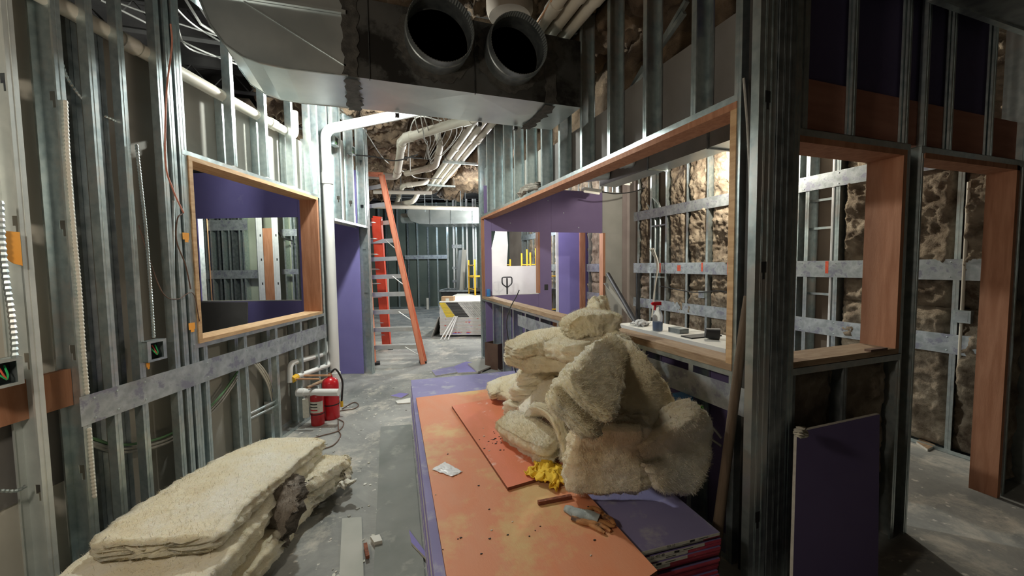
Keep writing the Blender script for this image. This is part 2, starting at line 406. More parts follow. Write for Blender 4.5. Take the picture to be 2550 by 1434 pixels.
def fuzz(o, mat, n, seed, ln=(.007, .021)):
    rnd = random.Random(seed); me = o.data; vs = []; P = me.polygons; N = len(P)
    for i in range(n):
        p = P[rnd.randrange(N)]; c = V(p.center); nn = V(p.normal)
        vv = [me.vertices[k].co for k in p.vertices]; c = c.lerp(vv[rnd.randrange(len(vv))], rnd.random())
        r_ = V((rnd.gauss(0, 1), rnd.gauss(0, 1), rnd.gauss(0, 1))).normalized(); d = (nn*.32 + r_*.6).normalized()*rnd.uniform(*ln)
        if d.dot(nn) < 0: d -= nn*2*d.dot(nn)
        w_ = d.cross(nn + r_*.3).normalized()*.0007; m_ = c + d*.55 + r_*.002
        vs += [c-w_, c+w_, m_+w_*.7, m_-w_*.7, c + d + nn*.002]
    b = MB(); b.v = [tuple(v) for v in vs]; b.f = []
    for i in range(n): b.f += [(5*i, 5*i+1, 5*i+2, 5*i+3), (5*i+3, 5*i+2, 5*i+4)]
    m = bpy.data.meshes.new('fibres'); m.from_pydata(b.v, [], b.f); m.materials.append(mat)
    f = bpy.data.objects.new('fibres', m); C.objects.link(f); f.parent = o; f['kind'] = 'stuff'; return f

def cable(name, pts, r, mat, label=None, cat='cable', parent=None, n=8, ribbed=False, k=6, group=None):
    P = smoothpath(pts, n)
    b = MB()
    if ribbed:
        L_ = sum((P[i+1]-P[i]).length for i in range(len(P)-1)); step = r*1.1; Q = [P[0]]; acc = 0
        for i in range(len(P)-1):
            a, c = P[i], P[i+1]; l = (c-a).length; pos = step-acc
            while pos < l: Q.append(a.lerp(c, pos/l)); pos += step
            acc = (acc + l) % step
        P = Q
        if len(P) < 2: return
        b.tube(P, r, k, rfun=lambda i: r*(1.12 if i % 2 else .82))
    else: b.tube(P, r, k)
    if parent is not None: return part(name, b, mat, parent, smooth=not ribbed)
    o = obj(name, b, mat, smooth=not ribbed); return tag(o, label, cat, group)

# ================================================================== SETTING
b = MB(); b.box((-9, -3.5, -.15), (9, 19, 0)); floor = struct(obj('floor', b, CONC))
b = MB(); b.box((-9, -3.5, 4.15), (9, 19, 4.3)); ceiling = struct(obj('ceiling', b, DECK))
for k in range(16):                                      # steel joists under the deck
    y = -1.4 + k*1.22; b = MB()
    b.box((-8, y-.03, 4.06), (8, y+.03, 4.15)); b.box((-8, y-.04, 3.80), (8, y+.04, 3.815)); part('joist_flange', b, DARK, ceiling)
    if y > 10: continue
    b = MB()
    for i in range(30):
        x = -5 + i*.4; b.tube([(x, y, 3.815), (x+.2, y, 4.07), (x+.4, y, 3.815)], .009, 4, False)
    o = part('joist_web', b, DARK, ceiling); o['kind'] = 'stuff'
# sagging brown batts between the joists
for k in range(11):
    y = -.2 + k*1.22 - 1.15
    for i in range(12):
        x = -3.4 + i*.66
        if x > 5 or y > 11.5 or (x < -.9 and y < 5.5): continue
        me = wool_mesh(.66, 1.2, .22 if (i+k) % 3 else .34, (i*3+k*5) % 5, BRNC, .03)
        # lay it flat, bulge downwards
        R = Matrix(((1,0,0,0),(0,0,1,0),(0,-1,0,0),(0,0,0,1)))
        zz = 3.95 - .12*((i*7+k*3) % 3)
        partm('insulation_batt', me, ceiling, Matrix.Translation((x, y, zz)) @ R)

# ---- outer shell far off, and an unseen wall behind the camera added for bounce
for nm, a, c, mt in (('wall_behind_bounce', (-4, -3.2, 0), (7, -3.1, 4.1), GYPD), ('wall_shell', (-7.6, -3, 0), (-7.5, 19, 4.1), GYPD), ('wall_outside', (8.2, -3, 0), (8.3, 19, 4.1), GYPD), ('wall_end', (-8, 18.6, 0), (8.5, 18.7, 4.1), GRN)):
    b = MB(); b.box(a, c); struct(obj(nm, b, mt))

# ================================================================== LEFT WALL
WL = sroot('wall_left', (-.78, 4.28, 0))
WS0, WS1, WZ0, WZ1 = -1.06, .62, 1.08, 2.37
yb = -.155
def panel(fr, par, x0, x1, z0, z1, mt, y=yb, th=.015, gap=.002):
    b = MB(); b.box((x0+gap, y-th, z0), (x1-gap, y, z1)); return part('drywall_panel', b, mt, par, fr.m)
GYPL = pm('lit_gypsum_paper', (.56, .53, .46), (.66, .63, .55), 2.5, .9, 0, .05, 120)  # lighter copy of the back paper, lamp light on the near panels painted in
for x0, x1 in ((-5.0, -3.78), (-3.78, -2.56), (-2.56, -1.74), (-1.74, -1.34)): panel(FL, WL, x0, x1, .01, 3.05 if x0 > -3 else 3.4, GYP if x0 > -2 else GYPL)
panel(FL, WL, -1.34, WS0, .01, 3.02, GYP)
panel(FL, WL, WS0, -.12, .01, WZ0, GYP); panel(FL, WL, -.12, WS1, .01, WZ0, GYP)
panel(FL, WL, WS0, -.12, WZ1, 3.02, GYP); panel(FL, WL, -.12, WS1, WZ1, 2.98, GYP); panel(FL, WL, WS1, .80, .01, 2.98, GYP)
panel(FL, WL, 1.0, 1.45, 2.17, 3.3, GYP); panel(FL, WL, 1.45, 1.95, 2.17, 3.3, GYP)
sA, sB, sC, sD = (FL.su(u) for u in (125, 193, 262, 334))
GL_ = pm('lit_galvanized', (.58, .62, .60), (.70, .73, .70), 9, .42, .45, .05, 30)  # lighter steel for the closest studs, their lit look put into the colour
for x, fl, ko in ((sA-.40, True, True), (sA-.07, True, True), (sB, True, True)): stud(FL, WL, x, 0, 3.6, flip=fl, ko=ko, w=.04, d=.125, mat=G if x == sB else GL_)
for u in (262, 334, 424, 447): stud(FL, WL, FL.su(u)-.018, 0, 3.6, w=.036, d=.05)
for x in (sB+.10, sD-.06, -1.02, -.60, -.20, .22, .60): stud(FL, WL, x, 0, 3.0, w=.05, d=.06, y=-.092, mat=GD) if not (WS0 < x < WS1) else (stud(FL, WL, x, 0, WZ0-.03, w=.05, d=.06, y=-.092, mat=G), stud(FL, WL, x, WZ1+.03, 3.0, w=.05, d=.06, y=-.092, mat=G))
stud(FL, WL, WS0-.06, 0, 3.6, w=.036, d=.05); stud(FL, WL, WS0-.002, 0, 3.6, flip=True, ko=True, w=.036)
for x in (-.62, -.22, .18, .50): stud(FL, WL, x, WZ1+.04, 3.6, d=.065)
for x in (-1.02, -.62, -.22, .18, .50): stud(FL, WL, x, 0, WZ0-.03, w=.034, d=.05)
stud(FL, WL, WS1+.04, 0, 3.6, w=.036); stud(FL, WL, .99, 0, 3.6, flip=True, w=.036, ko=True); stud(FL, WL, .88, 0, 3.6, w=.036)
for x in (1.25, 1.60, 1.98): stud(FL, WL, x, 2.19, 3.6, ko=True, w=.036, flip=True, d=.12)
stud(FL, WL, 2.05, 0, 3.6, ko=True, w=.04, flip=True); stud(FL, WL, 2.06, 0, 3.6, w=.04)
track(FL, WL, 1.0, 2.05, 2.19, leg=.03)
track(FL, WL, WS0-.04, WS1+.04, WZ1+.03, up=False); track(FL, WL, WS0-.04, WS1+.04, WZ0-.03, up=True)
track(FL, WL, -5, .99, .002, up=True); track(FL, WL, -5, 2.1, 3.6)
strap(FL, WL, FL.su(195, 985), FL.su(812, 820), .80, .955, screws=[FL.su(u) for u in (202,)] + [sC, sD, -1.0, -.60, -.20, .20, .52])
x, z = FL.sz(812, 840)
# behind the near studs: two straps, fire-treated blocking and a dark shade sheet
yy = -.149
for (z0, z1) in ((1.47, 1.63), (2.42, 2.57)): strap(FL, WL, sA-1.6, sB-.10, z0, z1, y=yy)
slab(FL, WL, 'blocking', sA-1.6, sB-.004, .90, 1.09, -.12, -.085, ORW)
slab(FL, WL, 'blocking', sA-1.6, sB-.004, .50, .88, -.150, -.149, GYPD)  # no lumber: thin dark sheet painting the shadow below the real blocking
# window casing in the left wall
def casing(fr, par, x0, x1, z0, z1, d, th, mt, y=.008, sill=None, lj=None, rj=None, hd=None):
    for nm, a0, a1, c0, c1, mm in (('sill_board', x0, x1, z0, z0+th, sill), ('header_board', x0, x1, z1-th, z1, hd), ('jamb_board', x0, x0+th, z0+th, z1-th, lj), ('jamb_board', x1-th, x1, z0+th, z1-th, rj)):
        slab(fr, par, nm, a0, a1, c0, c1, -d, y, mm or mt)
casing(FL, WL, WS0, WS1, WZ0, WZ1, .185, .03, LUM, rj=ORW)
# stud tag papers
def paper_tag(u, v, wd, ht, label, y=.004):
    x, z = FL.sz(u, v); b = MB(); b.box((x-wd/2, y, z-ht/2), (x+wd/2, y+.002, z+ht/2)); b.box((x-wd*.2, y, z-ht*.9), (x+wd*.35, y+.002, z-ht/2))
    return tag(obj('paper_tag', b, ORT, mat=FL.m), label, 'tag', 'orange paper tags stuck on the studs')
paper_tag(461, 588, .05, .045, 'small orange paper tag halfway up the stud beside the wooden window frame')
paper_tag(476, 812, .05, .045, 'small orange paper tag below the window frame corner on the stud')
paper_tag(367, 908, .02, .03, 'tiny orange tag just above the steel strap under the switch box')
x, z = FL.sz(12, 605); 
b = MB(); b.box((x-.06, .03, z-.04), (x+.03, .033, z+.05)); b.prism([(x-.06, .03, z-.04), (x+.03, .03, z-.04), (x+.03, .03, z-.10), (x, .03, z-.09)], (0, .003, 0))
tag(obj('hang_tag', b, ORT, mat=FL.m), 'large bright orange cut tag on the stud at the very edge of the photo', 'tag')

# ---- purple cell wall beyond the left window and the doorway
FP = Fr(FL.p(2.0, -.15), -LN, -LD)
WC = sroot('wall_cell', FP.o)
px0, pz = FP.sz(490, 543); px1, _ = FP.sz(742, 543); oz0 = FP.sz(700, 747)[1]; oz1 = FP.sz(700, 541)[1]; px0, px1 = sorted((px0, px1))
def ppan(fr, par, x0, x1, z0, z1, mt, y=0, th=.016): 
    b = MB(); b.box((x0+.0012, y-th, z0), (x1-.0012, y, z1)); return part('drywall_panel', b, mt, par, fr.m)
ppan(FP, WC, -.02, 1.0 if px0 > 1.0 else px0, .01, 3.0, PUR)
if px0 > 1.0: ppan(FP, WC, 1.0, px0, .01, 3.0, PUR)
ppan(FP, WC, px0, px1, .01, oz0, PUR); ppan(FP, WC, px0, px1, oz1, 3.0, PUR); ppan(FP, WC, px1, px1+1.2, .01, 3.0, PUR)
slab(FP, WC, 'edge_bead', px0, px1, oz0-.012, oz0, -.03, .002, WHITEP)
for x in (0.4, .8, px0, px0+.6, px1, px1+.5): stud(FP, WC, x, 0, 3.0, d=.09, y=-.017) if not (px0+.1 < x < px1-.1) else None
# dark glass-like sheet leaning under that opening
b = MB(); q0, q1, q2, q3 = (PL(u, v, FP.p(0, .06), FP.y) for u, v in ((500, 752), (618, 752), (612, 830), (500, 850)))
b.prism([q0, q1, V((q2.x, q2.y, 0)) , V((q3.x, q3.y, 0))], FP.y*.012)
tag(obj('dark_sheet', b, GYPD), 'dark flat sheet leaning on the purple wall below its opening', 'board')

# ---- room seen through the opening of the purple cell wall
FQ = Fr(FL.p(4.6, 0), -LN, -LD)
WQ = sroot('wall_left_room', FQ.o)
fq0 = FQ.su(915, 640)
for i in range(5): ppan(FQ, WQ, fq0+i*1.22, fq0+(i+1)*1.22, .01, 3.6, GRNL, y=-.15)
for i, u in enumerate((500, 512, 530, 545, 558, 571, 583, 597, 610, 640, 712, 726, 738)):
    x = FQ.su(u, 640); stud(FQ, WQ, x, 0, 3.4, d=.14, w=.034, flip=bool(i % 2), mat=(G if i % 3 else GD))
xa, xb = FQ.su(646, 640), FQ.su(698, 640)
for uu, yy in ((651, .25), (690, .25)):
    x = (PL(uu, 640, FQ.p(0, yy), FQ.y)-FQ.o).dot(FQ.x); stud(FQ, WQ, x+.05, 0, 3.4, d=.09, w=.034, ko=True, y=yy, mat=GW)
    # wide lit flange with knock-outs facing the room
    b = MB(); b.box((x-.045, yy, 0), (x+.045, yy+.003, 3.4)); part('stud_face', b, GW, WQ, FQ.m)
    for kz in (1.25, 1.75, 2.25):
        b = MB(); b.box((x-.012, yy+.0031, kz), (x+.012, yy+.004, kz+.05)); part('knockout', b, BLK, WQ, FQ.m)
x0 = (PL(657, 640, FQ.p(0, .24), FQ.y)-FQ.o).dot(FQ.x); x1 = (PL(685, 640, FQ.p(0, .24), FQ.y)-FQ.o).dot(FQ.x); ztop = PL(670, 568, FQ.p(0,.24), FQ.y).z
slab(FQ, WQ, 'plywood_strip', min(x0,x1), max(x0,x1), .01, ztop, .225, .24, ORW)
for (v0, v1, y_, u0, u1) in ((548, 574, .01, 486, 620), (673, 694, .01, 486, 640), (573, 590, .01, 700, 742), (672, 685, .01, 700, 742)):
    z0, z1 = FQ.sz(560, v1)[1], FQ.sz(560, v0)[1]; xx = sorted((FQ.su(u0, 640), FQ.su(u1, 640)))
    if u0 < 500: xx[1] += 1.2
    strap(FQ, WQ, xx[0], xx[1], z0, z1)
cable('red_riser_pipe', [FQ.p(FQ.su(524, 640), .02, .2), FQ.p(FQ.su(523, 640), .02, 1.6), FQ.p(FQ.su(522, 640), .02, 3.3)], .012, COP, 'thin copper red riser pipe among studs seen through both left openings', 'pipe')
cable('looped_cable', [FQ.p(FQ.su(u, v), .10, FQ.sz(u, v)[1]) for u, v in ((703, 520), (692, 560), (708, 590), (735, 601))], .016, BLK, 'black cable loop hanging beside the orange strip in the room beyond', 'cable')

# ---- far wall at the end of the corridor
FW = Fr((1.15, 15.6, 0), LN, -LD)
WF = sroot('wall_far', FW.o)
for i in range(8): ppan(FW, WF, -5.6+i*1.22, -5.6+(i+1)*1.22, .01, 4.0, GRN, y=-.11)
for i, u in enumerate((944, 962, 990, 1015, 1039, 1065, 1088, 1113)):
    stud(FW, WF, FW.su(u, 660), 0, 4.0, d=.1, w=.045, mat=GD if i % 2 else G)
track(FW, WF, -5, 2.2, .002, up=True, d=.1)
z0, z1 = FW.sz(1060, 645)[1], FW.sz(1060, 635)[1]
strap(FW, WF, FW.su(1008, 640), FW.su(1118, 640), z0, z1)
# blue lit framing further along
FX = Fr(FW.p(0, 2.4), LN, -LD)
WX = sroot('wall_far_stub', FX.o)
for i, u in enumerate((1118, 1129, 1140, 1152, 1166, 1178, 1188)):
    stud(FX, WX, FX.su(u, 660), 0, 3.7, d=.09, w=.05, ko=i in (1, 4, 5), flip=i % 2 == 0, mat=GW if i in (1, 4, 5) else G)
for v0, v1 in ((609, 618), (664, 670), (697, 703)):
    z0, z1 = FX.sz(1140, v1)[1], FX.sz(1140, v0)[1]; strap(FX, WX, FX.su(1126, 640), FX.su(1150, 640), z0, z1)

# ================================================================== PARTITION WITH THE LONG WINDOW
WR = sroot('wall_right', FR.o)
RS0, RS1, RZ0, RZ1 = 1.52, 6.46, 1.055, 2.40
for i in range(4):
    a0 = RS0 + i*1.24; a1 = min(6.5, a0+1.24)
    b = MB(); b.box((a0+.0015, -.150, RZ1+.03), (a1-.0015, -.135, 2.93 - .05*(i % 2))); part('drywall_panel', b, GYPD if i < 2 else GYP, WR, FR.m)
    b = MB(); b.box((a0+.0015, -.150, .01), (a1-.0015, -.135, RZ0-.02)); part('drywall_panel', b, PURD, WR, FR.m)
for k in range(12):
    s_ = 1.83 + .425*k
    if s_ < 6.4: stud(FR, WR, s_, RZ1+.03, 3.75, d=.13, w=.036, flip=True, mat=G)
stud(FR, WR, 1.50, 0, 3.75, d=.13, w=.04, ko=False); stud(FR, WR, 6.50, 0, 3.75, d=.13, w=.04); stud(FR, WR, 6.56, 0, 3.75, d=.13, w=.04, ko=True)
for u, v in ((1228, 850), (1251, 850), (1277, 840), (1307, 800), (1343, 830), (1387, 850), (1600, 870), (1715, 880)):
    stud(FR, WR, FR.su(u, v), 0, RZ0-.01, d=.13, w=.034, flip=True, mat=G)
for u, wd in ((1273, .06), (1370, .07)):
    s_ = FR.su(u, 830); slab(FR, WR, 'wood_post', s_-wd, s_+wd*.6, .02, RZ0-.03, -.125, -.05, ORW)
track(FR, WR, RS0, 6.5, RZ1+.035, d=.13, up=False, leg=.035); track(FR, WR, RS0, 6.5, RZ0-.022, d=.13, up=False, leg=.028)
track(FR, WR, RS0, 6.5, .002, d=.13, up=True)
casing(FR, WR, RS0, RS1, RZ0-.02, RZ1, .15, .036, LUMD, y=.006, hd=ORW, rj=ORW, lj=LUM)
b = MB(); b.box((RS0+.036, -.148, RZ0+.017), (RS1-.036, .0, RZ0+.024)); part('sill_plywood', b, LUMD, WR, FR.m)
strap(FR, WR, 1.34, 4.72, .82, .965, screws=(1.37, 1.84, 2.5, 3.3, 4.66))
# diagonal steel brace in the upper framing
for (u0, v0, u1, v1) in ((1706, 0, 1640, 112), (1700, 30, 1572, 215), (1600, 165, 1568, 222)):
    a = PL(u0, v0, FR.p(0, -.20), FR.y); c = PL(u1, v1, FR.p(0, -.20), FR.y)
    b = MB(); d = (c-a).normalized(); n_ = d.cross(V((1,0,0))).normalized()
    b.prism([a-n_*.014, a+n_*.014, c+n_*.014, c-n_*.014], V((.03, 0, 0))); part('brace', b, G, WR)
# brown wool behind the upper framing
for i, s_ in enumerate((1.6, 2.2, 2.8, 3.4, 4.0, 4.6, 5.2, 5.8)):
    me = wool_mesh(.62, 1.25, .16, i % 4, BRNC, .03)
    partm('insulation_batt', me, WR, FR.at(s_, -.42, 2.75 - .08*(i % 3)) @ Matrix.Rotation(math.radians(14), 4, 'X'))

# ---- corner post
WP = sroot('trim_1', (1.7, 1.36, 0)); 
FPN = Fr((0, 1.36, 0), (1,0,0), (0,-1,0))
def col(x0, x1, y0, y1, mt=G, ko=True, z1=3.75):
    b = MB(); t = .002; b.box((x0, y0, 0), (x1, y0+t, z1)); b.box((x0, y0+t, 0), (x0+t, y1, z1)); b.box((x1-t, y0+t, 0), (x1, y1, z1)); b.box((x0+t, y1-t, 0), (x0+.012, y1, z1)); b.box((x1-.012, y1-t, 0), (x1-t, y1, z1))
    for f in (.30, .38, .66, .72): b.box((x0+(x1-x0)*f, y0-.0012, 0), (x0+(x1-x0)*(f+.02), y0, z1))
    o = part('corner_stud', b, mt, WP)
    if ko:
        for kz in (.38, 1.55, 2.3): 
            b = MB(); xm = (x0+x1)/2; b.box((xm-.013, y0-.0016, kz), (xm+.013, y0-.0004, kz+.05)); b.box((xm-.006, y0-.0016, kz-.03), (xm+.006, y0-.0004, kz)); part('knockout', b, BLK, o)
    return o
x_ = lambda u: (PL(u, 600, (0, 1.30, 0), (0, 1, 0))).x
b = MB(); b.box((1.75, 1.37, 0), (1.86, 1.47, 3.7)); part('gap_shade_filler', b, DARK, WP)  # added dark box standing in for the shade of the open gap
col(x_(1882), x_(1924), 1.30, 1.34); col(x_(1926), x_(1966), 1.295, 1.335, mt=GD, ko=False); col(x_(1968), x_(1990), 1.31, 1.34, mt=G, ko=False)
cable('hanging_rope', [PL(u, v, (1.70, 0, 0), (1, 0, 0)) for u, v in ((1852, 195), (1862, 330), (1868, 500), (1866, 700), (1862, 860), (1858, 960))], .006, WIRE, 'thin rope hanging in the gap next to the corner post', 'rope')

# ================================================================== NEAR CROSS WALL (window + doorway)
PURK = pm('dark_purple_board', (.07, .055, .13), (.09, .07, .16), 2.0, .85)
ORWD = pm('dull_treated_lumber', (.36, .15, .10), (.46, .21, .14), 4, .8, 0, .15, 40, stretch=(.6, 5, 5), detail=8)
WN = sroot('wall_near', FN.o)
NX0, NX1, NZ0, NZ1 = 1.86, 2.74, 1.11, 2.19
casing(FN, WN, NX0, NX1, NZ0-.03, NZ1, .165, .03, ORW, y=.004, sill=LUMD)
casing_d = .165
for nm, a0, a1, c0, c1 in (('jamb_board', 3.885, 3.92, 0, NZ1), ('header_board', 2.90, 3.92, NZ1-.03, NZ1)): slab(FN, WN, nm, a0, a1, c0, c1, -.13, .004, ORW)
for x, z0, fl in ((1.93, NZ1+.03, 0), (2.31, NZ1+.03, 1), (2.745, NZ1+.03, 1), (2.88, NZ1+.03, 0), (3.16, NZ1+.03, 1), (3.59, NZ1+.03, 1), (3.95, 0, 0), (4.3, 0, 0)): stud(FN, WN, x, z0, 3.7, d=.028 if z0 else .1, w=.034, flip=bool(fl), mat=G)
stud(FN, WN, 2.776, 0, 2.22, d=.13, w=.03, flip=True, mat=G); stud(FN, WN, 2.87, 0, 2.22, d=.13, w=.03, mat=G)
stud(FN, WN, 1.90, 0, NZ0-.03, d=.13, flip=False, mat=GD); stud(FN, WN, 2.32, 0, NZ0-.03, d=.1, flip=True, mat=GD, w=.03)
track(FN, WN, NX0-.03, 2.77, NZ1+.035, d=.14, leg=.04); track(FN, WN, 2.87, 4.3, NZ1+.035, d=.14, leg=.04); track(FN, WN, NX0-.03, 2.77, NZ0-.032, d=.14, leg=.035)
slab(FN, WN, 'blocking', 1.90, 4.4, 2.235, 2.475, -.068, -.030, ORWD)
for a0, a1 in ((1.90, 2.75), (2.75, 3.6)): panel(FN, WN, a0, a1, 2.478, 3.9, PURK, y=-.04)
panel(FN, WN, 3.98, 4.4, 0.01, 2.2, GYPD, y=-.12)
for i, (x0, x1, z0, z1) in enumerate(((1.90, 2.31, 0, 1.06), (2.31, 2.76, 0, 1.06), (2.775, 2.87, 0, 2.2), (3.98, 4.3, .0, 1.3))):
    partm('insulation_batt', wool_mesh(x1-x0, z1-z0, .07, i+1, BRN, .016), WN, FN.at(x0, -.085, z0+.005))
# dark sheet-metal duct close under the ceiling beyond the cross wall's top
t_ = thing('low_duct', 'dark flat sheet-metal duct high up over the near cross wall', 'duct', (3.2, 0, 2.95))
q = [Z(u, v, 2.95) for u, v in ((2050, -60), (2310, 0), (2550, 85), (2900, 190), (2900, -200))]
b = MB(); b.prism(q, V((0, 0, .35))); part('duct_body', b, GD, t_)
b = MB(); b.prism([q[1]+V((0,-.0,-.012)), q[2]+V((0,0,-.012)), q[2]+V((0,-.03,-.012)), q[1]+V((0,-.03,-.012))], V((0,0,.03))); part('duct_flange', b, G, t_)

# ================================================================== OUTER WALL with exposed wool
WO = sroot('wall_outer', FO.o)
for i in range(13): ppan(FO, WO, -2.6+i*1.22, -2.6+(i+1)*1.22, .01, 3.9, BRD, y=-.17)
so = lambda u: FO.su(u, 600)
studs_o = [so(1591), so(1618), so(1660), so(1708), so(1763), so(1822), so(1987), so(2003), so(2088), so(2378), 1.25, .8]
for i, x in enumerate(studs_o): stud(FO, WO, x, 0, 3.6, d=.15, w=.038, flip=bool(i % 2), mat=G)
stud(FO, WO, so(2073), 0, 3.6, d=.15, w=.02, mat=GW)
for k in range(12): stud(FO, WO, 6.6+.45*k, 0, 3.6, d=.15, w=.038, mat=G)
bays = [(so(1591), so(1614)), (so(1662), so(1706)), (so(1710), so(1761)), (so(1765), so(1820)), (so(1824), 3.45), (3.45, so(1987)), (so(2092), 2.2), (2.2, so(2376)), (so(2382), 1.27), (1.25, .82)]
bays += [(6.6+.45*k, 7.03+.45*k) for k in range(10)]
for i, (a, c) in enumerate(bays):
    a, c = sorted((a, c)); wd = c-a-.01
    for j, (z0, z1) in enumerate(((.03, 1.2), (1.2, 2.4), (2.4, 3.5))):
        if z0 > 2 and a > 6 and i % 2: pass
        partm('insulation_batt', wool_mesh(round(wd, 2), z1-z0, .12, (i+j*2) % 4, BRN, .014 if a < 6 else .04), WO, FO.at(a+.005, -.075, z0))
for z0, z1 in ((2.345, 2.50), (1.43, 1.60), (.83, .99)):
    for a0, a1 in ((.3, 3.62), (3.66, 5.95), (6.6, 11.6)): strap(FO, WO, a0, a1, z0, z1, screws=[x+.015 for x in studs_o if a0 < x < a1 and x > 1.2])
track(FO, WO, -1, 12, .002, up=True, d=.15)
for u in (1645, 1692, 1750, 1815, 1973, 2062):      # sprayed red marks on the middle strap
    x = so(u); b = MB(); w_ = .03 if u != 1692 else .07
    b.box((x-w_/2, .0052, 1.44 if u % 2 else 1.47), (x+w_/2, .0058, 1.595 if u != 1692 else 1.56)); part('paint_mark', b, RINK, WO, FO.m)
# conduits in the open bays
def conduit(name, pts, r, mt, label, group=None): 
    b = MB(); b.tube(filletpath(pts, .12), r, 8); o = obj(name, b, mt, smooth=True); return tag(o, label, 'conduit', group)
for i, (u, v) in enumerate(((1628, 470), (1640, 520))):
    x = so(u); P = [FO.p(x, -.03, .35), FO.p(x, -.03, 2.35 + .2*i), FO.p(x+.22, -.03, 2.62 + .1*i)]
    conduit('steel_conduit', P, .018, G, ('steel conduit bending over at its top beside the grey board', 'steel conduit just in front of brown sheathing, longer of the pair')[i])
conduit('steel_conduit', [FO.p(so(2405), -.0, .75), FO.p(so(2405), .0, 2.2)], .012, PVC, 'thin pale conduit clipped up the wool bay seen through the doorway')
for v in (498, 568, 732): 
    z = FO.sz(2035, v)[1]; b = MB(); b.box((so(2072), -.05, z-.012), (so(2003), -.04, z+.012)); part('cross_bracket', b, G, WO, FO.m)
for v in (561, 690): 
    z = FO.sz(1640, v)[1]; b = MB(); b.box((so(1660), -.02, z-.012), (so(1622), -.01, z+.012)); part('cross_bracket', b, G, WO, FO.m)
for u, v, lab in ((1750, 733, 'small steel junction box on the stud between the lower straps'), (2400, 788, 'little junction box in the wool bay by the doorway')):
    x, z = FO.sz(u, v); b = MB(); b.box((x-.05, -.02, z-.05), (x+.05, .03, z+.05)); o = obj('junction_box', b, G, mat=FO.m); tag(o, lab, 'electrical box')
    b = MB(); b.box((x-.035, .0301, z-.035), (x+.035, .032, z+.035)); part('cover', b, GS, o, FO.m)

# ---- purple back wall of the right-hand room
FB = Fr((0, 6.3, 0), (1,0,0), (0,-1,0))
WB = sroot('wall_purple', FB.o)
def bpan(x0, x1, z0, z1, mt, y=0, th=.016, gap=.0012):
    b = MB(); b.box((x0+gap, y-th, z0+.0005), (x1-gap, y, z1)); return part('drywall_panel', b, mt, WB, FB.m)
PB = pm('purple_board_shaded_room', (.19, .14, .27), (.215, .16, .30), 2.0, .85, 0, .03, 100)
OX0, OX1, OZ0, OZ1 = 1.87, 2.71, 1.10, 2.16; DX0, DX1 = 2.96, 4.03
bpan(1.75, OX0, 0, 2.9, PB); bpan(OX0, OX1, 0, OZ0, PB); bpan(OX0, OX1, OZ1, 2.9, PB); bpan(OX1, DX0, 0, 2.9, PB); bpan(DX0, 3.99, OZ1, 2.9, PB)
bpan(3.99, 4.42, OZ1, 2.91, GREYP); bpan(DX1, 4.42, 0, OZ1, GREYP)
for a0, a1, c0, c1 in ((OX1-.002, OX1+.03, OZ0, OZ1),): slab(FB, WB, 'jamb_board', a0-.0, a1, c0, c1, -.11, .002, ORW)
slab(FB, WB, 'jamb_board', DX1-.03, DX1+.02, 0, OZ1, -.12, .005, ORW)
for x in (1.80, 2.8, 2.93, 4.1, 4.35): stud(FB, WB, x, 0, 3.2, d=.09, y=-.017)
slab(FB, WB, 'outlet_hole', 2.82, 2.89, 1.15, 1.25, -.0, .001, BLK)
slab(FB, WB, 'edge_bead', OX0, OX1, OZ0-.01, OZ0, -.02, .002, WHITEP)
for x, z in ((2.9, 2.7), (3.2, 2.5), (3.5, 2.25), (2.2, 2.3)):
    partm('screw', _scr, WB, FB.at(x, 0, z) @ Matrix.Rotation(-PI/2, 4, 'X') @ Matrix.Scale(1.6, 4))

# ---- room behind it
tag(obj('white_board_panel', MB().box((2.25, 8.2, 0), (3.6, 8.22, 1.575)), WHITEP), 'wide white board standing sideways behind the purple wall opening', 'board')
q = [PL(u, v, (0, 8.8, 0), (0, 1, 0)) for u, v in ((1236, 570), (1262, 570), (1265, 610), (1250, 668), (1222, 668), (1222, 630))]
for i in (3, 4): q[i].z = 0.0
tag(obj('tilted_board_panel', MB().prism(q, (0, .02, 0)), WHITEP), 'white board tilted against the framing above the sideways white one', 'board')
Wk = sroot('wall_inner', (3.3, 7.6, 0))
FK = Fr((0, 7.6, 0), (1,0,0), (0,-1,0))
k0, k1, k2, k3 = (FK.su(u, 650) for u in (1391, 1443, 1456, 1484))
for a, c in ((k0, k1), (k2, k3)): b = MB(); b.box((a, -.016, 0), (c, 0, 2.9)); part('drywall_panel', b, PUR, Wk, FK.m)
b = MB(); b.box((k0-.06, -.02, 0), (k0, .0, 2.9)); part('corner_stud', b, GW, Wk, FK.m)
b = MB(); b.box((k1, -.06, 0), (k2, .03, 2.33)); part('wood_post', b, ORW, Wk, FK.m)
b = MB(); b.box((k1, -.02, 2.33), (k3+.1, .06, 2.37)); part('wood_header', b, ORW, Wk, FK.m)
stud(FK, Wk, k3, 0, 2.9, d=.1); stud(FK, Wk, FK.su(1497, 650), 0, 2.9, d=.05, mat=GW)
panel(FK, Wk, k3+.1, 4.4, 0, 2.9, GYPD, y=-.4)
strap(FK, Wk, k3, 4.4, 1.45, 1.6)

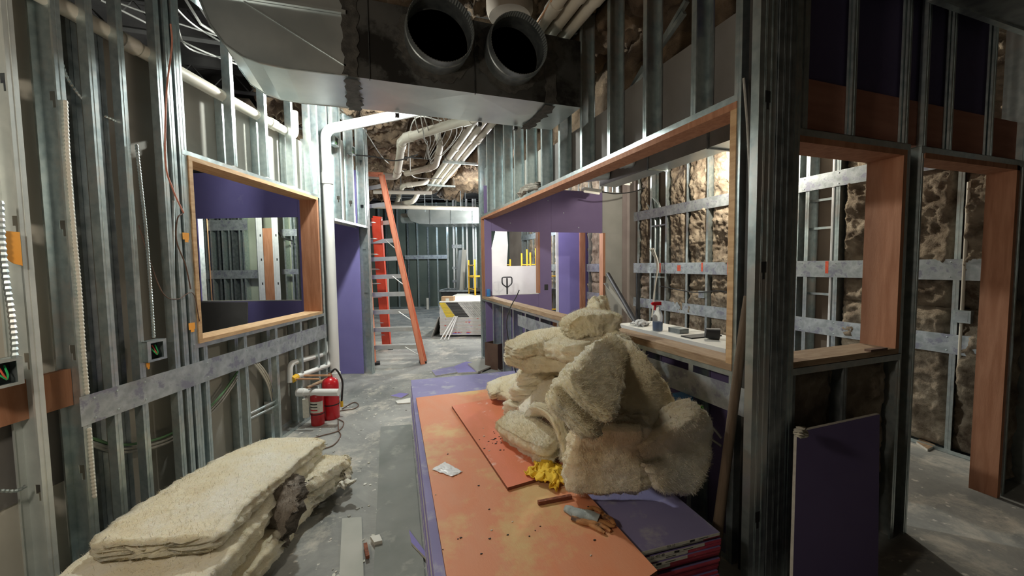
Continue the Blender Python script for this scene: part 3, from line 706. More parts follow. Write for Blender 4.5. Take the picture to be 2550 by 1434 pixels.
# ================================================================== MAIN DUCT
t_ = thing('rectangular_duct', 'large rectangular sheet-metal duct crossing under the ceiling with two round collars', 'duct', (.5, 3.3, 2.92))
DY0, DY1, DZ0, DZ1 = 3.02, 3.60, 2.92, 3.46
def dbox(nm, x0, x1, y0, y1, z0, z1, mt, par=t_):
    b = MB(); b.box((x0, y0, z0), (x1, y1, z1)); return part(nm, b, mt, par)
b = MB(); b.add([(-.12,DY0,DZ0),(1.70,DY0,DZ0),(1.70,DY1,DZ0),(-.12,DY1,DZ0),(-.12,DY0,DZ1),(1.70,DY0,DZ1),(1.70,DY1,DZ1),(-.12,DY1,DZ1)], [(4,5,6,7),(1,2,6,5),(2,3,7,6)])
b.add([(-.12,DY0,DZ0),(1.70,DY0,DZ0),(1.70,DY0,DZ1),(-.12,DY0,DZ1)], [(0,1,2,3)]); b.mi[-1] = 1
# underside with shallow cross-break creases
for x0, x1 in ((-.12, .78), (.78, 1.70)):
    xm, ym = (x0+x1)/2, (DY0+DY1)/2
    b.add([(x0,DY0,DZ0),(x1,DY0,DZ0),(x1,DY1,DZ0),(x0,DY1,DZ0),(xm,ym,DZ0-.014)], [(0,1,4),(1,2,4),(2,3,4),(3,0,4)])
DUCTS = pm('duct_face_dark', (.06, .06, .055), (.13, .13, .125), 2.2, .5, .5, .04, 14, c3=(.025, .024, .022), s3=2.4, r3=(.46, .56))  # darker tone used on the front face only
part('duct_body', b, [DUCT, DUCTS], t_)
# elbow turning up at the far end: planar cheeks, curved heel
prof = [(-.12, DZ0), (-.50, 2.915), (-.64, 2.925), (-.75, 2.955), (-.84, 3.015), (-.91, 3.12), (-.955, 3.26), (-.97, 3.45), (-.975, 3.9), (-.12, 3.9)]
b = MB(); n = len(prof)
b.add([(x, DY0, z) for x, z in prof] + [(x, DY1, z) for x, z in prof], [tuple(range(n)), tuple(range(n, 2*n))] + [(i, (i+1)%n, n+(i+1)%n, n+i) for i in range(n) if i != n-1])
part('duct_elbow', b, DUCT, t_, smooth=False)
b = MB(); b.prism([(-.97, DY0-.004, 3.30), (-.12, DY0-.004, 3.325), (-.12, DY0-.004, 3.345), (-.97, DY0-.004, 3.32)], (0, -.022, 0)); part('flange', b, DUCT, t_)
b = MB(); b.prism([(-.72, DY0-.001, 3.29), (-.13, DY0-.001, 2.98), (-.13, DY0-.001, 2.99), (-.72, DY0-.001, 3.30)], (0, -.006, 0)); part('crease', b, DUCT, t_)
b = MB(); b.tube([(x, DY0-.004, z) for x, z in prof[:8]], .007, 5); part('seam', b, G, t_)
b = MB(); b.tube([(x, DY1+.004, z) for x, z in prof[:8]], .006, 5); part('seam', b, G, t_)
for x0, x1, ys in ((-.145, -.055, (0,)), (1.38, 1.47, (0,))):      # sealant bands
    random.seed(int(x0*100)); pts = []
    for i in range(14): pts.append((x0 + random.uniform(-.02, .01), DY0-.003, DZ0 + (DZ1-DZ0)*i/13))
    for i in range(14): pts.append((x1 + random.uniform(-.01, .03), DY0-.003, DZ1 - (DZ1-DZ0)*i/13))
    b = MB(); b.prism(pts, (0, -.004, 0)); part('sealant_band', b, MASTIC, t_)
    pts = [(x0 + random.uniform(-.02, .01), DY0 + (DY1-DY0)*i/13, DZ0-.0165) for i in range(14)] + [(x1 + random.uniform(-.01, .04), DY1 - (DY1-DY0)*i/13, DZ0-.0165) for i in range(14)]
    b = MB(); b.prism(pts, (0, 0, -.003)); part('sealant_band', b, MASTIC, t_)
for x in (.02, .78):
    b = MB(); b.box((x, DY0-.012, DZ0-.012), (x+.004, DY0, DZ1)); part('seam', b, DUCTD, t_)
for x in (.22, .95, 1.3): 
    b = MB(); b.box((x, DY1-.03, DZ0-.04), (x+.035, DY1+.005, DZ0-.012)); part('clip', b, BLK, t_)
for cx, cz, r in ((.50, 3.25, .235), (1.08, 3.24, .225)):
    b = MB(); k = 40; prof2 = [(r, 0), (r, -.10), (r*1.03, -.105), (r*1.03, -.13), (r, -.135), (r, -.20), (r*.985, -.20), (r*.985, 0)]
    vs = []
    for rr, yy_ in prof2:
        for j in range(k): vs.append((cx + rr*math.cos(2*PI*j/k), DY0 + yy_, cz + rr*math.sin(2*PI*j/k)))
    m_ = len(prof2)
    b.add(vs, [(i*k+j, i*k+(j+1)%k, ((i+1)%m_)*k+(j+1)%k, ((i+1)%m_)*k+j) for i in range(m_) for j in range(k)])
    col_ = part('round_collar', b, GD, t_, smooth=True)
    b = MB()
    for j in range(72):                            # crimped rim
        a0 = 2*PI*j/72; a1 = 2*PI*(j+.5)/72; c = lambda a, rr, y_: (cx+rr*math.cos(a), DY0+y_, cz+rr*math.sin(a))
        b.add([c(a0, r*.975, -.20), c(a1, r*.975, -.20), c(a1, r*.955, -.15), c(a0, r*.955, -.15), c(a0, r*.985, -.20), c(a1, r*.985, -.20), c(a1, r*.985, -.15), c(a0, r*.985, -.15)], [(0,1,2,3),(0,1,5,4),(1,2,6,5),(3,0,4,7)])
    o = part('crimped_rim', b, DUCT, col_); o['kind'] = 'stuff'
    b = MB(); b.add([(cx+r*.97*math.cos(2*PI*j/k), DY0-.006, cz+r*.97*math.sin(2*PI*j/k)) for j in range(k)], [tuple(range(k))]); b.prism([(cx+r*.97*math.cos(2*PI*j/k), DY0-.006, cz+r*.97*math.sin(2*PI*j/k)) for j in range(k)], (0, .004, 0)); part('duct_opening', b, BLK, col_)
    random.seed(int(cx*50)); pts = [(cx + (r+.03+random.uniform(0, .045))*math.cos(2*PI*j/60), DY0-.0035, max(DZ0+.004, cz + (r+.03+random.uniform(0, .045))*math.sin(2*PI*j/60))) for j in range(60)]
    b = MB(); b.prism([p for p in pts if p[2] < DZ1-.01], (0, -.002, 0)); part('sealant_patch', b, MASTIC, t_)
# small hanging lamp housing above the duct
b = MB(); b.tube(filletpath([(.75, 2.75, 4.0), (.95, 2.7, 3.70), (1.02, 2.7, 3.66)], .05), .05, 10); o = obj('pipe_elbow', b, PVCW, smooth=True); tag(o, 'short glossy white pipe elbow poking down above the second duct collar', 'pipe')
b = MB(); b.lathe([(.001, 0), (.17, 0), (.19, .05), (.19, .35), (.001, .35)], 22, (1.12, 3.15, 3.62)); o = obj('round_tank', b, pm('dull_drum', (.22, .18, .14), (.30, .25, .20), 5, .8), smooth=True); tag(o, 'dusty pale round drum lying on top of the duct behind the collars', 'tank')

# ================================================================== PIPES UNDER THE CEILING
def pipe(name, pts, r, mt, label, r_f=.09, couplings=(), group=None, k=14):
    P = filletpath(pts, r_f); t = thing(name, label, 'pipe', P[0], group)
    b = MB(); b.tube(P, r, k); part('pipe_run', b, mt, t, smooth=True)
    PP = [V(p) for p in pts]
    for i, f in couplings:
        c = PP[i].lerp(PP[i+1], f); d = (PP[i+1]-PP[i]).normalized(); b = MB(); b.tube([c-d*r*1.1, c+d*r*1.1], r*1.18, k); part('coupling', b, mt, t, smooth=True)
    return t
xs = ((1.395, .052), (1.52, .052), (1.655, .050))
labs = ('long straight white pipe over the duct, middle of three and next to the copper rod', 'long straight white pipe over the duct, between its two parallel neighbours', 'long straight white pipe over the duct, hugging the partition side of the three')
labs = ('straight white pipe over the duct, the one beside the copper rod', labs[1], labs[2])
for (x, r), l in zip(xs, labs):
    pipe('straight_pipe', [(x, -.5, 3.60), (x, 11.2 if x < 1.5 else 10.4, 3.60)], r, PVC, l, couplings=((0, .29), (0, .62), (0, .9)))
for y, lab in ((4.9, 'steel strut channel clamping the three straight pipes just behind the duct'), (7.4, 'steel strut channel clamping the three straight pipes further down the corridor'), (9.6, 'last small steel strut under the three straight pipes')):
    t = thing('pipe_strut', lab, 'strut', (1.5, y, 3.5)); b = MB(); b.box((1.28, y-.02, 3.50), (1.95, y+.02, 3.54)); part('channel', b, G, t)
    for x, r in xs: 
        b = MB(); b.tube([(x + (r+.006)*math.cos(a*PI/8), y, 3.60 + (r+.006)*math.sin(a*PI/8)) for a in range(17)], .006, 5, False); part('clamp', b, G, t, smooth=True)
    for x in (1.31, 1.92):
        b = MB(); b.tube([(x, y, 3.54), (x, y, 4.1)], .005, 5); part('hanger_rod', b, G, t)
pipe('copper_rod', [Z(1320, 85, 3.55), Z(1400, -40, 3.62)], .009, COP, 'thin copper rod slanting up beside the second duct collar', k=6)
pz_ = 3.42
a = lambda u, v, z=pz_: Z(u, v, z)
p0, p1 = a(1190, 290), a(1002, 346); p2 = a(988, 440, 3.2)
pipe('drain_pipe', [p0, p1, p2 + V((0, 0, 0)), p2 + V((-.5, .1, .02))], .062, PVC, 'fat white drain pipe that elbows down behind the duct above the ladder', .13, couplings=((0, .12), (0, .9), (1, .12), (1, .85)))
pipe('drain_pipe', [a(1010, 432, 3.3), a(1085, 415, 3.34), a(1097, 362, 3.5), V((1.0, 6.6, 3.95))], .052, PVC, 'white drain pipe curving up beside the fat elbowed drain pipe', .14, couplings=((0, .75), (1, .6)))
pipe('drain_pipe', [a(985, 512, 3.15), a(1003, 462, 3.4), a(1060, 455, 3.45), a(1068, 440, 3.75)], .052, PVC, 'white drain pipe with two bends behind the ladder top', .12, couplings=((0, .5), (1, .3)))
pipe('drain_pipe', [a(985, 510, 3.05), a(1030, 502, 3.05), a(1042, 480, 3.3)], .055, PVC, 'lowest short white drain pipe elbow over the far duct', .14)
pipe('level_pipe', [a(930, 478, 3.2), a(1075, 480, 3.2)], .04, PVC, 'level white pipe crossing behind the ladder top')
pipe('level_pipe', [a(930, 514, 2.95), a(1190, 520, 2.95)], .045, PVC, 'level white pipe running along the top of the far duct')
t_ = bpy.data.objects['level_pipe.001']; q_ = Z(1000, 517, 2.95); b = MB(); b.box((q_.x-.01, q_.y-.01, 2.9), (q_.x+.01, q_.y+.01, 4.15)); part('hanger_strap', b, GD, t_)
# far duct
FD0 = Z(1003, 528, 3.0)
t_ = thing('far_duct', 'wide flat sheet-metal duct under the ceiling at the corridor end', 'duct', FD0)
dx = LN; dy = LD
c0 = V((.95, 11.4, 0)); pr = [(0, 3.15), (0, 3.02), (.10, 2.86), (.32, 2.78), (.62, 2.76), (3.2, 2.76), (3.2, 3.2), (.1, 3.2)]
b = MB(); b.prism([c0 + dx*x + V((0,0,z)) for x, z in pr], dy*.9); part('duct_body', b, DUCT, t_)
for x in (.62, 1.2, 1.8, 2.4):
    b = MB(); b.prism([c0 + dx*x + V((0,0,2.75)) - dy*.01, c0 + dx*(x+.03) + V((0,0,2.75)) - dy*.01, c0 + dx*(x+.03) + V((0,0,3.21)) - dy*.01, c0 + dx*x + V((0,0,3.21)) - dy*.01], dy*.92); part('duct_flange', b, GD, t_)
b = MB(); P = [c0 + dx*.1 + V((0, 0, 2.96)) + dy*.3, c0 - dx*.25 + V((0, 0, 2.97)) + dy*.3]; b.tube([P[0].lerp(P[1], i/12) for i in range(13)], .15, 18, rfun=lambda i: .15 if i % 2 else .14); part('round_branch', b, DUCT, t_, smooth=True)
for x_h in (.5, 1.5, 2.5):
    for y_h in (0, .88):
        b = MB(); p_ = c0 + dx*x_h + dy*y_h; b.box((p_.x-.01, p_.y-.01, 3.1), (p_.x+.01, p_.y+.01, 4.15)); part('hanger_strap', b, GD, t_)
# cables bunched behind the duct and hanging tangles
random.seed(3)
for i in range(9):
    x = .55 + .035*i; p = [V((x, 3.9, 3.75)), V((x-.05+random.uniform(-.05,.05), 4.6, 3.55+random.uniform(-.1,.1))), V((x+.1+.04*i, 5.6, 3.45 + random.uniform(-.12, .1))), V((x+.35, 6.6+.2*i, 3.6)), V((x+.5, 8.2, 3.75))]
    cable('low_voltage_cable', p, .007, WIRE, 'thin grey cable in the bundle drooping below the ceiling wool behind the duct', group='bundle of drooping grey cables')
for i, (uvs, z) in enumerate((([(870, 385), (930, 390), (985, 400), (1040, 385)], 3.1), ([(905, 320), (960, 400), (1010, 430)], 3.5), ([(1100, 300), (1030, 300), (1015, 400)], 3.6), ([(1020, 390), (1030, 440), (1100, 445)], 3.3))):
    cable('stray_cable', [Z(u, v, z) for u, v in uvs], .009, (BLK, WIRE, WIRE, WIRE)[i], ('black cable swagging from the switch boxes toward the ladder top', 'thin cable slanting down over the ladder top', 'grey cable looping over the fat drain pipe', 'thin grey cable dangling under the bent drain pipes')[i])
# cables under the ceiling at the upper left
for i, (uvs, z) in enumerate((([(250, 0), (400, 75), (500, 125), (590, 160)], 3.4), ([(420, 0), (480, 60), (560, 110)], 3.5), ([(350, -20), (430, 40), (470, 120), (592, 152)], 3.4), ([(200, -30), (330, 20), (450, 60), (545, 90)], 3.6))):
    cable('overhead_cable', [Z(u, v, z) for u, v in uvs], .007, WIRE, ('pale overhead cable sagging lowest toward the duct elbow', 'pale overhead cable passing closest to the duct elbow', 'pale overhead cable ending just above the lowest one', 'pale overhead cable highest under the joists at the duct elbow')[i])
for i in range(5):
    y = 2.0; p = [Z(560 - 28*i, 0-6*i, 3.75), Z(600-25*i, 60, 3.75), Z(650, 120+8*i, 3.78)]
    b = MB(); b.tube(p, .012, 6); tag(obj('ceiling_conduit', b, WIRE), 'thin parallel conduit running under the deck beside the duct elbow', 'conduit', 'parallel conduits beside the duct elbow')
# dusty pipe along the left wall
pa, pb = FL.p(-3.2, -.075, 2.95), FL.p(.36, -.075, 2.95)
pipe('wall_pipe', [pa, pb, pb + V((0, 0, .25))], .042, PVC, 'dusty white pipe threaded through the left wall studs up high', .07, couplings=((0, .52), (0, .9)))
# white soil stack between window and doorway
ps = FL.p(.80, .03, 0)
pipe('soil_stack', [ps + V((0, 0, .12)), ps + V((0, 0, 3.16)), V((.62, 4.60, 3.36))], .055, PVCW, 'tall white soil pipe between the wood-framed window and the doorway', .10, couplings=((0, .82), (0, .06)))
def wp(u, v, y=0.0): return PL(u, v, FL.p(0, y), FL.y)
pipe('supply_loop', [wp(814, 850, -.05), wp(812, 880, -.05), wp(722, 905, -.05), wp(722, 952, -.05)], .026, PVCW, 'upper white pipe loop bending down beside the extinguishers', .07)
pipe('supply_loop', [wp(822, 850, -.02), wp(821, 908, -.02), wp(740, 937, -.02)], .026, PVCW, 'lower white pipe loop ending in a yellow fitting above the extinguishers', .07)
q = wp(739, 938, -.02); b = MB(); b.tube([q, q+V((-.03, -.06, -.012))], .032, 10); tag(obj('pipe_fitting', b, YELP), 'yellow fitting at the end of the lower white pipe loop', 'fitting')
for (u, v, l, lab) in ((726, 944, .28, 'lower copper stub sticking out toward the extinguishers'), (747, 935, .32, 'upper copper stub sticking out toward the extinguishers')):
    q = wp(u, v, -.04); pipe('copper_stub', [q, q + FL.y*l], .010, COP, lab, k=8)
q = wp(742, 977, -.03); pipe('stub_pipe', [q, q + FL.y*.42], .036, PVCW, 'open-ended fat white pipe stub in front of the two extinguishers', couplings=((0, .08),))
pipe('stub_pipe', [wp(765, 966, .02), wp(822, 940, .08)], .018, LUMD, 'slim dusty tube leaning behind the white pipe stub')

# ================================================================== LEFT WALL ELECTRICS
def elec_box(u, v, w_, h_, label, y=.02, dev=True, fr=FL, depth=.06, wires=True):
    x, z = fr.sz(u, v, y); t = thing('switch_box', label, 'electrical box', fr.p(x, y, z))
    b = MB(); e = .006
    b.box((x-w_/2, y-depth, z-h_/2), (x+w_/2, y-depth+e, z+h_/2))
    for a_, c_ in (((x-w_/2, z-h_/2), (x-w_/2+e, z+h_/2)), ((x+w_/2-e, z-h_/2), (x+w_/2, z+h_/2)), ((x-w_/2, z-h_/2), (x+w_/2, z-h_/2+e)), ((x-w_/2, z+h_/2-e), (x+w_/2, z+h_/2))):
        b.box((a_[0], y-depth, a_[1]), (c_[0], y, c_[1]))
    part('box_body', b, G, t, fr.m)
    b = MB(); i_ = .022
    b.box((x-w_/2, y, z-h_/2), (x-w_/2+i_, y+.003, z+h_/2)); b.box((x+w_/2-i_, y, z-h_/2), (x+w_/2, y+.003, z+h_/2)); b.box((x-w_/2+i_, y, z-h_/2), (x+w_/2-i_, y+.003, z-h_/2+i_*.6)); b.box((x-w_/2+i_, y, z+h_/2-i_*.6), (x+w_/2-i_, y+.003, z+h_/2)); part('mud_ring', b, G, t, fr.m)
    b = MB(); b.box((x-w_/2+e, y-depth+e, z-h_/2+e), (x+w_/2-e, y-depth+e+.003, z+h_/2-e)); part('box_shadow_back', b, BLK, t, fr.m)
    if wires:
        for k_, mt in enumerate((GRNW, REDW, GRNW)):
            P = [fr.p(x-.02+.02*k_, y-.03, z+.03), fr.p(x-.015+.015*k_, y-.01, z-.005*k_), fr.p(x+.012, y-.012, z-.03)]
            b = MB(); b.tube(smoothpath(P, 4), .0035, 5); part('wire', b, mt, t)
    return t
elec_box(391, 872, .125, .125, 'steel box with green and red wires on the stud before the window', y=.03)
elec_box(13, 930, .12, .12, 'steel box with green wires at the photo edge above the lumber blocking', y=.05)
elec_box(838, 352, .12, .11, 'brightly lit box with wires, first of two above the doorway', y=.03)
elec_box(880, 375, .12, .11, 'box with wires, second above the doorway and beside the black cable', y=.03)
def wcab(uvs, r, mt, label, y=-.03, ribbed=False, cat='cable', group=None):
    return cable('armored_cable' if ribbed else 'cable', [wp(u, v, y) for u, v in uvs], r, mt, label, cat, ribbed=ribbed, group=group)
wcab([(340, 360), (352, 470), (362, 560), (372, 680), (379, 780), (383, 842)], .008, G, 'ribbed steel cable hanging down to the box before the window', .02, True)
wcab([(0, 500), (5, 600), (14, 690), (28, 780), (35, 850), (36, 895)], .011, G, 'ribbed steel cable beside the orange hang tag', .05, True)
wcab([(148, 138), (165, 190), (195, 235), (230, 270)], .008, G, 'ribbed steel cable arcing between the two closest wide studs', -.06, True)
wcab([(258, 288), (285, 300), (312, 322)], .008, G, 'short ribbed steel cable end between two narrow studs', -.05, True)
wcab([(163, 250), (170, 400), (183, 560), (198, 720), (208, 870), (218, 985)], .009, PVC, 'pale textured sealant bead running down the wide stud front', .006, True, 'sealant')
wcab([(222, 1065), (228, 1150), (236, 1240)], .009, PVC, 'pale textured bead on the wide stud below the steel strap', .006, True, 'sealant')
wcab([(425, 60), (428, 115), (415, 230), (412, 400), (430, 470), (457, 530)], .005, REDC, 'thin pink cord hanging down past the window corner', .05)
wcab([(457, 530), (442, 545), (440, 600), (462, 660), (475, 720)], .004, WIRED, 'dark thin cord below the pink one next to the window', .05)
wcab([(345, 560), (400, 720), (440, 745), (480, 730), (497, 800)], .003, WIRED, 'thin dark wire lying along the drywall into the window corner', .01)
for k, dz in enumerate((0, 10, 18)):
    wcab([(225, 1090+dz), (300, 1108+dz), (400, 1090+dz), (480, 1050+dz), (545, 990+dz), (592, 925+dz)], .008, WIRE if k else pm('green_sheath', (.12, .25, .12), (.16, .32, .16), 8, .6), 'greenish cable swagging low behind the left wall studs', -.08, group='swagged cables behind the left wall studs')
wcab([(0, 1222), (40, 1222), (68, 1208)], .008, G, 'short steel cable stub low at the photo edge', -.06, True)
for k in range(3): wcab([(632+6*k, 905), (652+6*k, 930), (668+4*k, 960), (678+3*k, 1000)], .008, PVC, 'pale cable dropping into the low junction box under the strap', -.07, group='pale cables under the strap')
x, z = FL.sz(686, 1010, -.06); b = MB(); b.box((x-.07, -.12, z-.05), (x+.06, -.05, z+.06)); tag(obj('junction_box', b, G, mat=FL.m), 'low steel junction box near the blue bottle behind the studs', 'electrical box')
pipe('steel_conduit', [wp(622, 1030, -.04), wp(690, 997, -.04)], .012, G, 'upper short steel conduit entering the low junction box')
pipe('steel_conduit', [wp(622, 1042, -.04), wp(690, 1009, -.04)], .012, G, 'lower short steel conduit entering the low junction box')
q = wp(683, 975, -.07); b = MB(); b.lathe([(.001, 0), (.032, 0), (.034, .02), (.034, .13), (.012, .17), (.012, .20), (.001, .20)], 14, q - V((0,0,.08))); tag(obj('blue_bottle', b, BLUE, smooth=True), 'small blue bottle tucked behind the studs below the strap', 'bottle')
wcab([(430, 500), (430, 700), (438, 900)], .011, G, 'straight steel conduit beside the wooden window frame', -.01, False, 'conduit')

# ================================================================== LADDER
lt = thing('step_ladder', 'tall faded orange folded step ladder leaning at the corridor wall', 'ladder', (.6, 6.5, 0))
nb = Z(1050, 905, 0); ntp = Z(946, 437, 3.05)
fb = V((-.02, 6.72, 0)); ftp = Z(910, 445, 3.03)
def rail(p, q, wd, mt, par, nm='rail', side=1):
    d = (q-p).normalized(); s_ = d.cross(V((-.3, -1, 0)).normalized()).normalized()*side; fw = s_.cross(d).normalized()
    b = MB(); 
    for a0, a1, c0, c1 in ((0, .008, 0, .09), (0, wd, 0, .006), (0, wd, .084, .09)):
        b.prism([p+s_*a0+fw*c0, p+s_*a1+fw*c0, p+s_*a1+fw*c1, p+s_*a0+fw*c1], q-p)
    return part(nm, b, mt, par)
rail(nb, ntp, .075, ORF, lt); rail(nb + V((.035,.11,0)), ntp + V((.045,.08,-.25)), .07, ORF, lt); rail(fb, ftp, .04, ORF, lt, side=-1)
rb = Z(972, 868, 0.02); rt = Z(948, 545, 2.35)
rail(rb, rt, .15, ORB, lt, 'rear_rail', -1); 
for i in range(10):
    f = (.3 + i*.29)/3.05; a_ = nb.lerp(ntp, f) + V((-.01, .02, 0)); c_ = fb.lerp(ftp, f) + V((.0, .02, 0))
    b = MB(); d = (c_-a_).normalized(); n_ = V((-d.y, d.x, 0)).normalized(); n_ = n_ if n_.y > 0 else -n_
    b.prism([a_, a_+V((0,0,.012)), a_+n_*.09+V((0,0,.012)), a_+n_*.09], c_-a_); b.prism([a_, a_-V((0,0,.055)), a_-V((0,0,.055))+n_*.004, a_+n_*.004], c_-a_); part('tread', b, ALU, lt)
    if i < 9:
        m_ = rb.lerp(rt, min(1, (.3+i*.25)/2.35)); b = MB(); b.tube([m_ + V((0,.03,0)), m_ + V((-.4, .08, 0))], .012, 5); part('rear_brace', b, ALU, lt)
    if i in (0, 2, 4, 6):
        b = MB(); b.tube([a_.lerp(c_, .28) - V((0,0,.02)), nb.lerp(ntp, max(0, f-.055))], .008, 5); part('knee_brace', b, ALU, lt)
b = MB(); b.prism([ntp+V((-.28,-.05,.0)), ntp+V((.05,-.05,0)), ntp+V((.05,.12,0)), ntp+V((-.28,.12,0))], V((0,0,.04))); part('top_cap', b, ORF, lt)
for p_ in (nb, fb): b = MB(); b.box((p_.x-.03, p_.y-.03, 0), (p_.x+.08, p_.y+.12, .035)); part('foot', b, BLK, lt)
b = MB(); b.box((rb.x-.04, rb.y-.03, 0), (rb.x+.05, rb.y+.06, .10)); part('foot', b, BLK, lt)
for f0, f1, mt in ((.30, .33, LAB), (.335, .36, INK), (.37, .42, LAB), (.43, .46, INK), (.48, .53, LAB), (.22, .24, LAB)):
    p = nb.lerp(ntp, f0); q2 = nb.lerp(ntp, f1); d = (q2-p).normalized(); s_ = d.cross(V((-.3, -1, 0)).normalized()).normalized(); fw = s_.cross(d).normalized()
    b = MB(); o_ = -fw*.002; b.prism([p+s_*.01+o_, p+s_*.045+o_, q2+s_*.045+o_, q2+s_*.01+o_], fw*.0015); part('sticker', b, mt, lt)

# ================================================================== PURPLE BOARD STACK ON THE FLOOR
SX0, SX1, SY0, SY1, SZ = .335, 1.50, 1.25, 4.15, .42
ang = math.radians(-3.2)
SM = Matrix.Translation((SX0, SY1, 0)) @ Matrix.Rotation(ang, 4, 'Z')   # local x right, local y negative towards camera
random.seed(11); nsh = 26; th_ = (SZ-.045)/nsh
for i in (0, 1, 2):
    yy_ = -.5 - i*1.0; b = MB(); b.box((.03, yy_-.05, 0), (1.17, yy_+.05, .043)); tag(obj('wood_bearer', b, LUMD, mat=SM), 'wooden bearer on the slab carrying the purple board stack', 'lumber', 'bearers below the purple boards')
ends = [CORE, REDEND, CORE]
for i in range(nsh):
    z0 = .044 + i*th_; top = i == nsh-1
    dx_ = 0 if top else random.uniform(-.008, .008); dy_ = 0 if top else random.uniform(-.010, .012)
    # two halves of a pair step back from the end like bound pairs do
    b = MB(); x0, x1, y0, y1 = dx_, 1.222+dx_, -2.82+dy_, dy_
    b.box((x0, y0, z0+.0006), (x1, y1, z0+th_-.0008))
    b.mi[-6:] = [2, 1, 2, 2, 2, 2] if not top else [2, 1, 2, 2, 2, 2]
    b.mi = [0, 0, 3, 2, 3, 2]
    me_end = REDEND if i < nsh-1 else CORE
    o = obj('drywall_sheet', b, [PURD if not top else PURT, PURT, CORE, me_end], mat=SM)
    if top: tag(o, 'dusty purple drywall sheet on top of the floor stack under the orange plywood', 'drywall')
    else: tag(o, 'purple drywall sheet inside the floor stack under the dusty top sheet', 'drywall', 'purple sheets inside the floor stack')
    if 10 <= i < nsh:                                        # white end labels with print
        w0 = .30; w1 = 1.218 - .085*((26-i)//2)
        b = MB(); b.box((w0+dx_, y0-.0012, z0+.001), (w1+dx_, y0-.0002, z0+th_-.001)); lab_ = part('end_label', b, LAB, o, SM)
        cx_ = w1-.27
        def txt(s_, xx, sz, par=lab_, zc=z0, yy0=y0):
            cu = bpy.data.curves.new('print', 'FONT'); cu.body = s_; cu.size = sz; cu.extrude = 0
            to = bpy.data.objects.new('print', cu); me_ = bpy.data.meshes.new_from_object(to); me_.name = 'print'; me_.materials.clear(); me_.materials.append(INK)
            bpy.data.objects.remove(to)
            partm('print', me_, par, SM @ Matrix.Translation((xx+dx_, yy0-.0016, zc+.003)) @ Matrix.Rotation(PI/2, 4, 'X'))
        if i % 2 == 1:
            txt('32-407-48', cx_, .016) if i in (19, 23) else txt('RX.33', cx_, .016)
            b = MB(); 
            for q_ in range(9): b.box((cx_+.11+q_*.006, y0-.0016, z0+.002), (cx_+.11+q_*.006+.0035, y0-.0013, z0+th_-.002))
            b2 = MB(); b2.box((cx_+.115+dx_, y0-.0017, z0+.003), (cx_+.14+dx_, y0-.0013, z0+th_-.003)); part('print_block', b2, INK, lab_, SM)
        b2 = MB(); b2.box((w1-.11+dx_, y0-.0016, z0+.006), (w1-.06+dx_, y0-.0013, z0+.0085)); part('print_bar', b2, INK, lab_, SM)
ZT = SZ+.0005
def onboard(u, v, z=SZ): return Z(u, v, z)
# orange plywood
c_far = onboard(1036, 990); c_r = onboard(1635, 1418, .44)
pw = MB(); xf, yf = c_far.x, c_far.y
def ply(name, cs, z0, z1, mt, label, emat=PLYE, cat='plywood'):
    b = MB(); n = len(cs); b.add([(p.x, p.y, z0) for p in cs]+[(p.x, p.y, z1) for p in cs], [tuple(range(n))[::-1], tuple(range(n, 2*n))] + [(i, (i+1)%n, n+(i+1)%n, n+i) for i in range(n)])
    b.mi = [0, 0] + [1]*n; return tag(obj(name, b, [mt, emat]), label, cat)
pz = SZ+.001; ZP = pz+.0185
A_, B_ = Z(1036, 990, ZP), Z(1300, 966, ZP); Rr = (Z(1475, 1243, ZP), Z(1637, 1420, ZP)); rd = (Rr[1]-Rr[0]).normalized()
fr_r = Rr[0] - rd*1.86; A_l = Z(1112, 1434, ZP); ld = (A_l-A_).normalized()
q0 = A_; q1 = A_l + ld*.45; q3 = fr_r; q2 = Rr[1]; 
ply('plywood_sheet', [q0, q3, q2, q1], pz, ZP, ORP, 'large stained orange plywood sheet on the purple board stack')
ZP2 = ZP+.0175
l0, l1, l2 = Z(1125, 1010, ZP2), Z(1264, 1214, ZP2), Z(1338, 1192, ZP2)
wv = (l2-l1).normalized()
ply('plywood_offcut', [l0, l0+wv*.60, l1+wv*.60, l1], ZP+.0008, ZP2, ORP2, 'narrower cleaner orange plywood offcut half under the wool pile')
# wrapper
def cloth(name, cs, z, amp, mt, label, cat, seed, n=24, th=.002, lump=0, fold=6):
    """crumpled thin sheet from a quad of corners"""
    a0, a1, a2, a3 = cs; vs = []
    for j in range(n+1):
        for i in range(n+1):
            s_, t = i/n, j/n; p = (a0*(1-s_)+a1*s_)*(1-t) + (a3*(1-s_)+a2*s_)*t
            q = V((s_*3+seed, t*3, 0)); r_ = noise.ridged_multi_fractal(q*fold*.25, .9, 2, 4, 1, 2)
            h_ = max(0, amp*(r_*.5 + noise.noise(q*1.5)*.8)) + lump*max(0, 1-((s_-.5)**2+(t-.5)**2)*5)
            e = noise.noise(q*2.2 + V((0,0,5)))*.5
            vs.append((p.x + e*amp*1.2, p.y + noise.noise(q*2+V((9,0,0)))*amp*1.2, z + h_))
    fs = [(j*(n+1)+i, j*(n+1)+i+1, (j+1)*(n+1)+i+1, (j+1)*(n+1)+i) for j in range(n) for i in range(n)]
    b = MB(); b.add(vs, fs); m_ = b.mesh(name, mt); m_.polygons.foreach_set('use_smooth', [True]*len(m_.polygons)); o = link(name, m_)
    md = o.modifiers.new('t', 'SOLIDIFY'); md.thickness = th; md.offset = 1
    return tag(o, label, cat)
cloth('wrapper', [Z(u, v, ZP) for u, v in ((1075, 1170), (1108, 1152), (1152, 1176), (1126, 1188))], ZP+.001, .006, pm('white_wrapper', (.72, .72, .74), (.8, .8, .8), 8, .35), 'crumpled white plastic wrapper lying on the stained plywood', 'wrapper', 3)
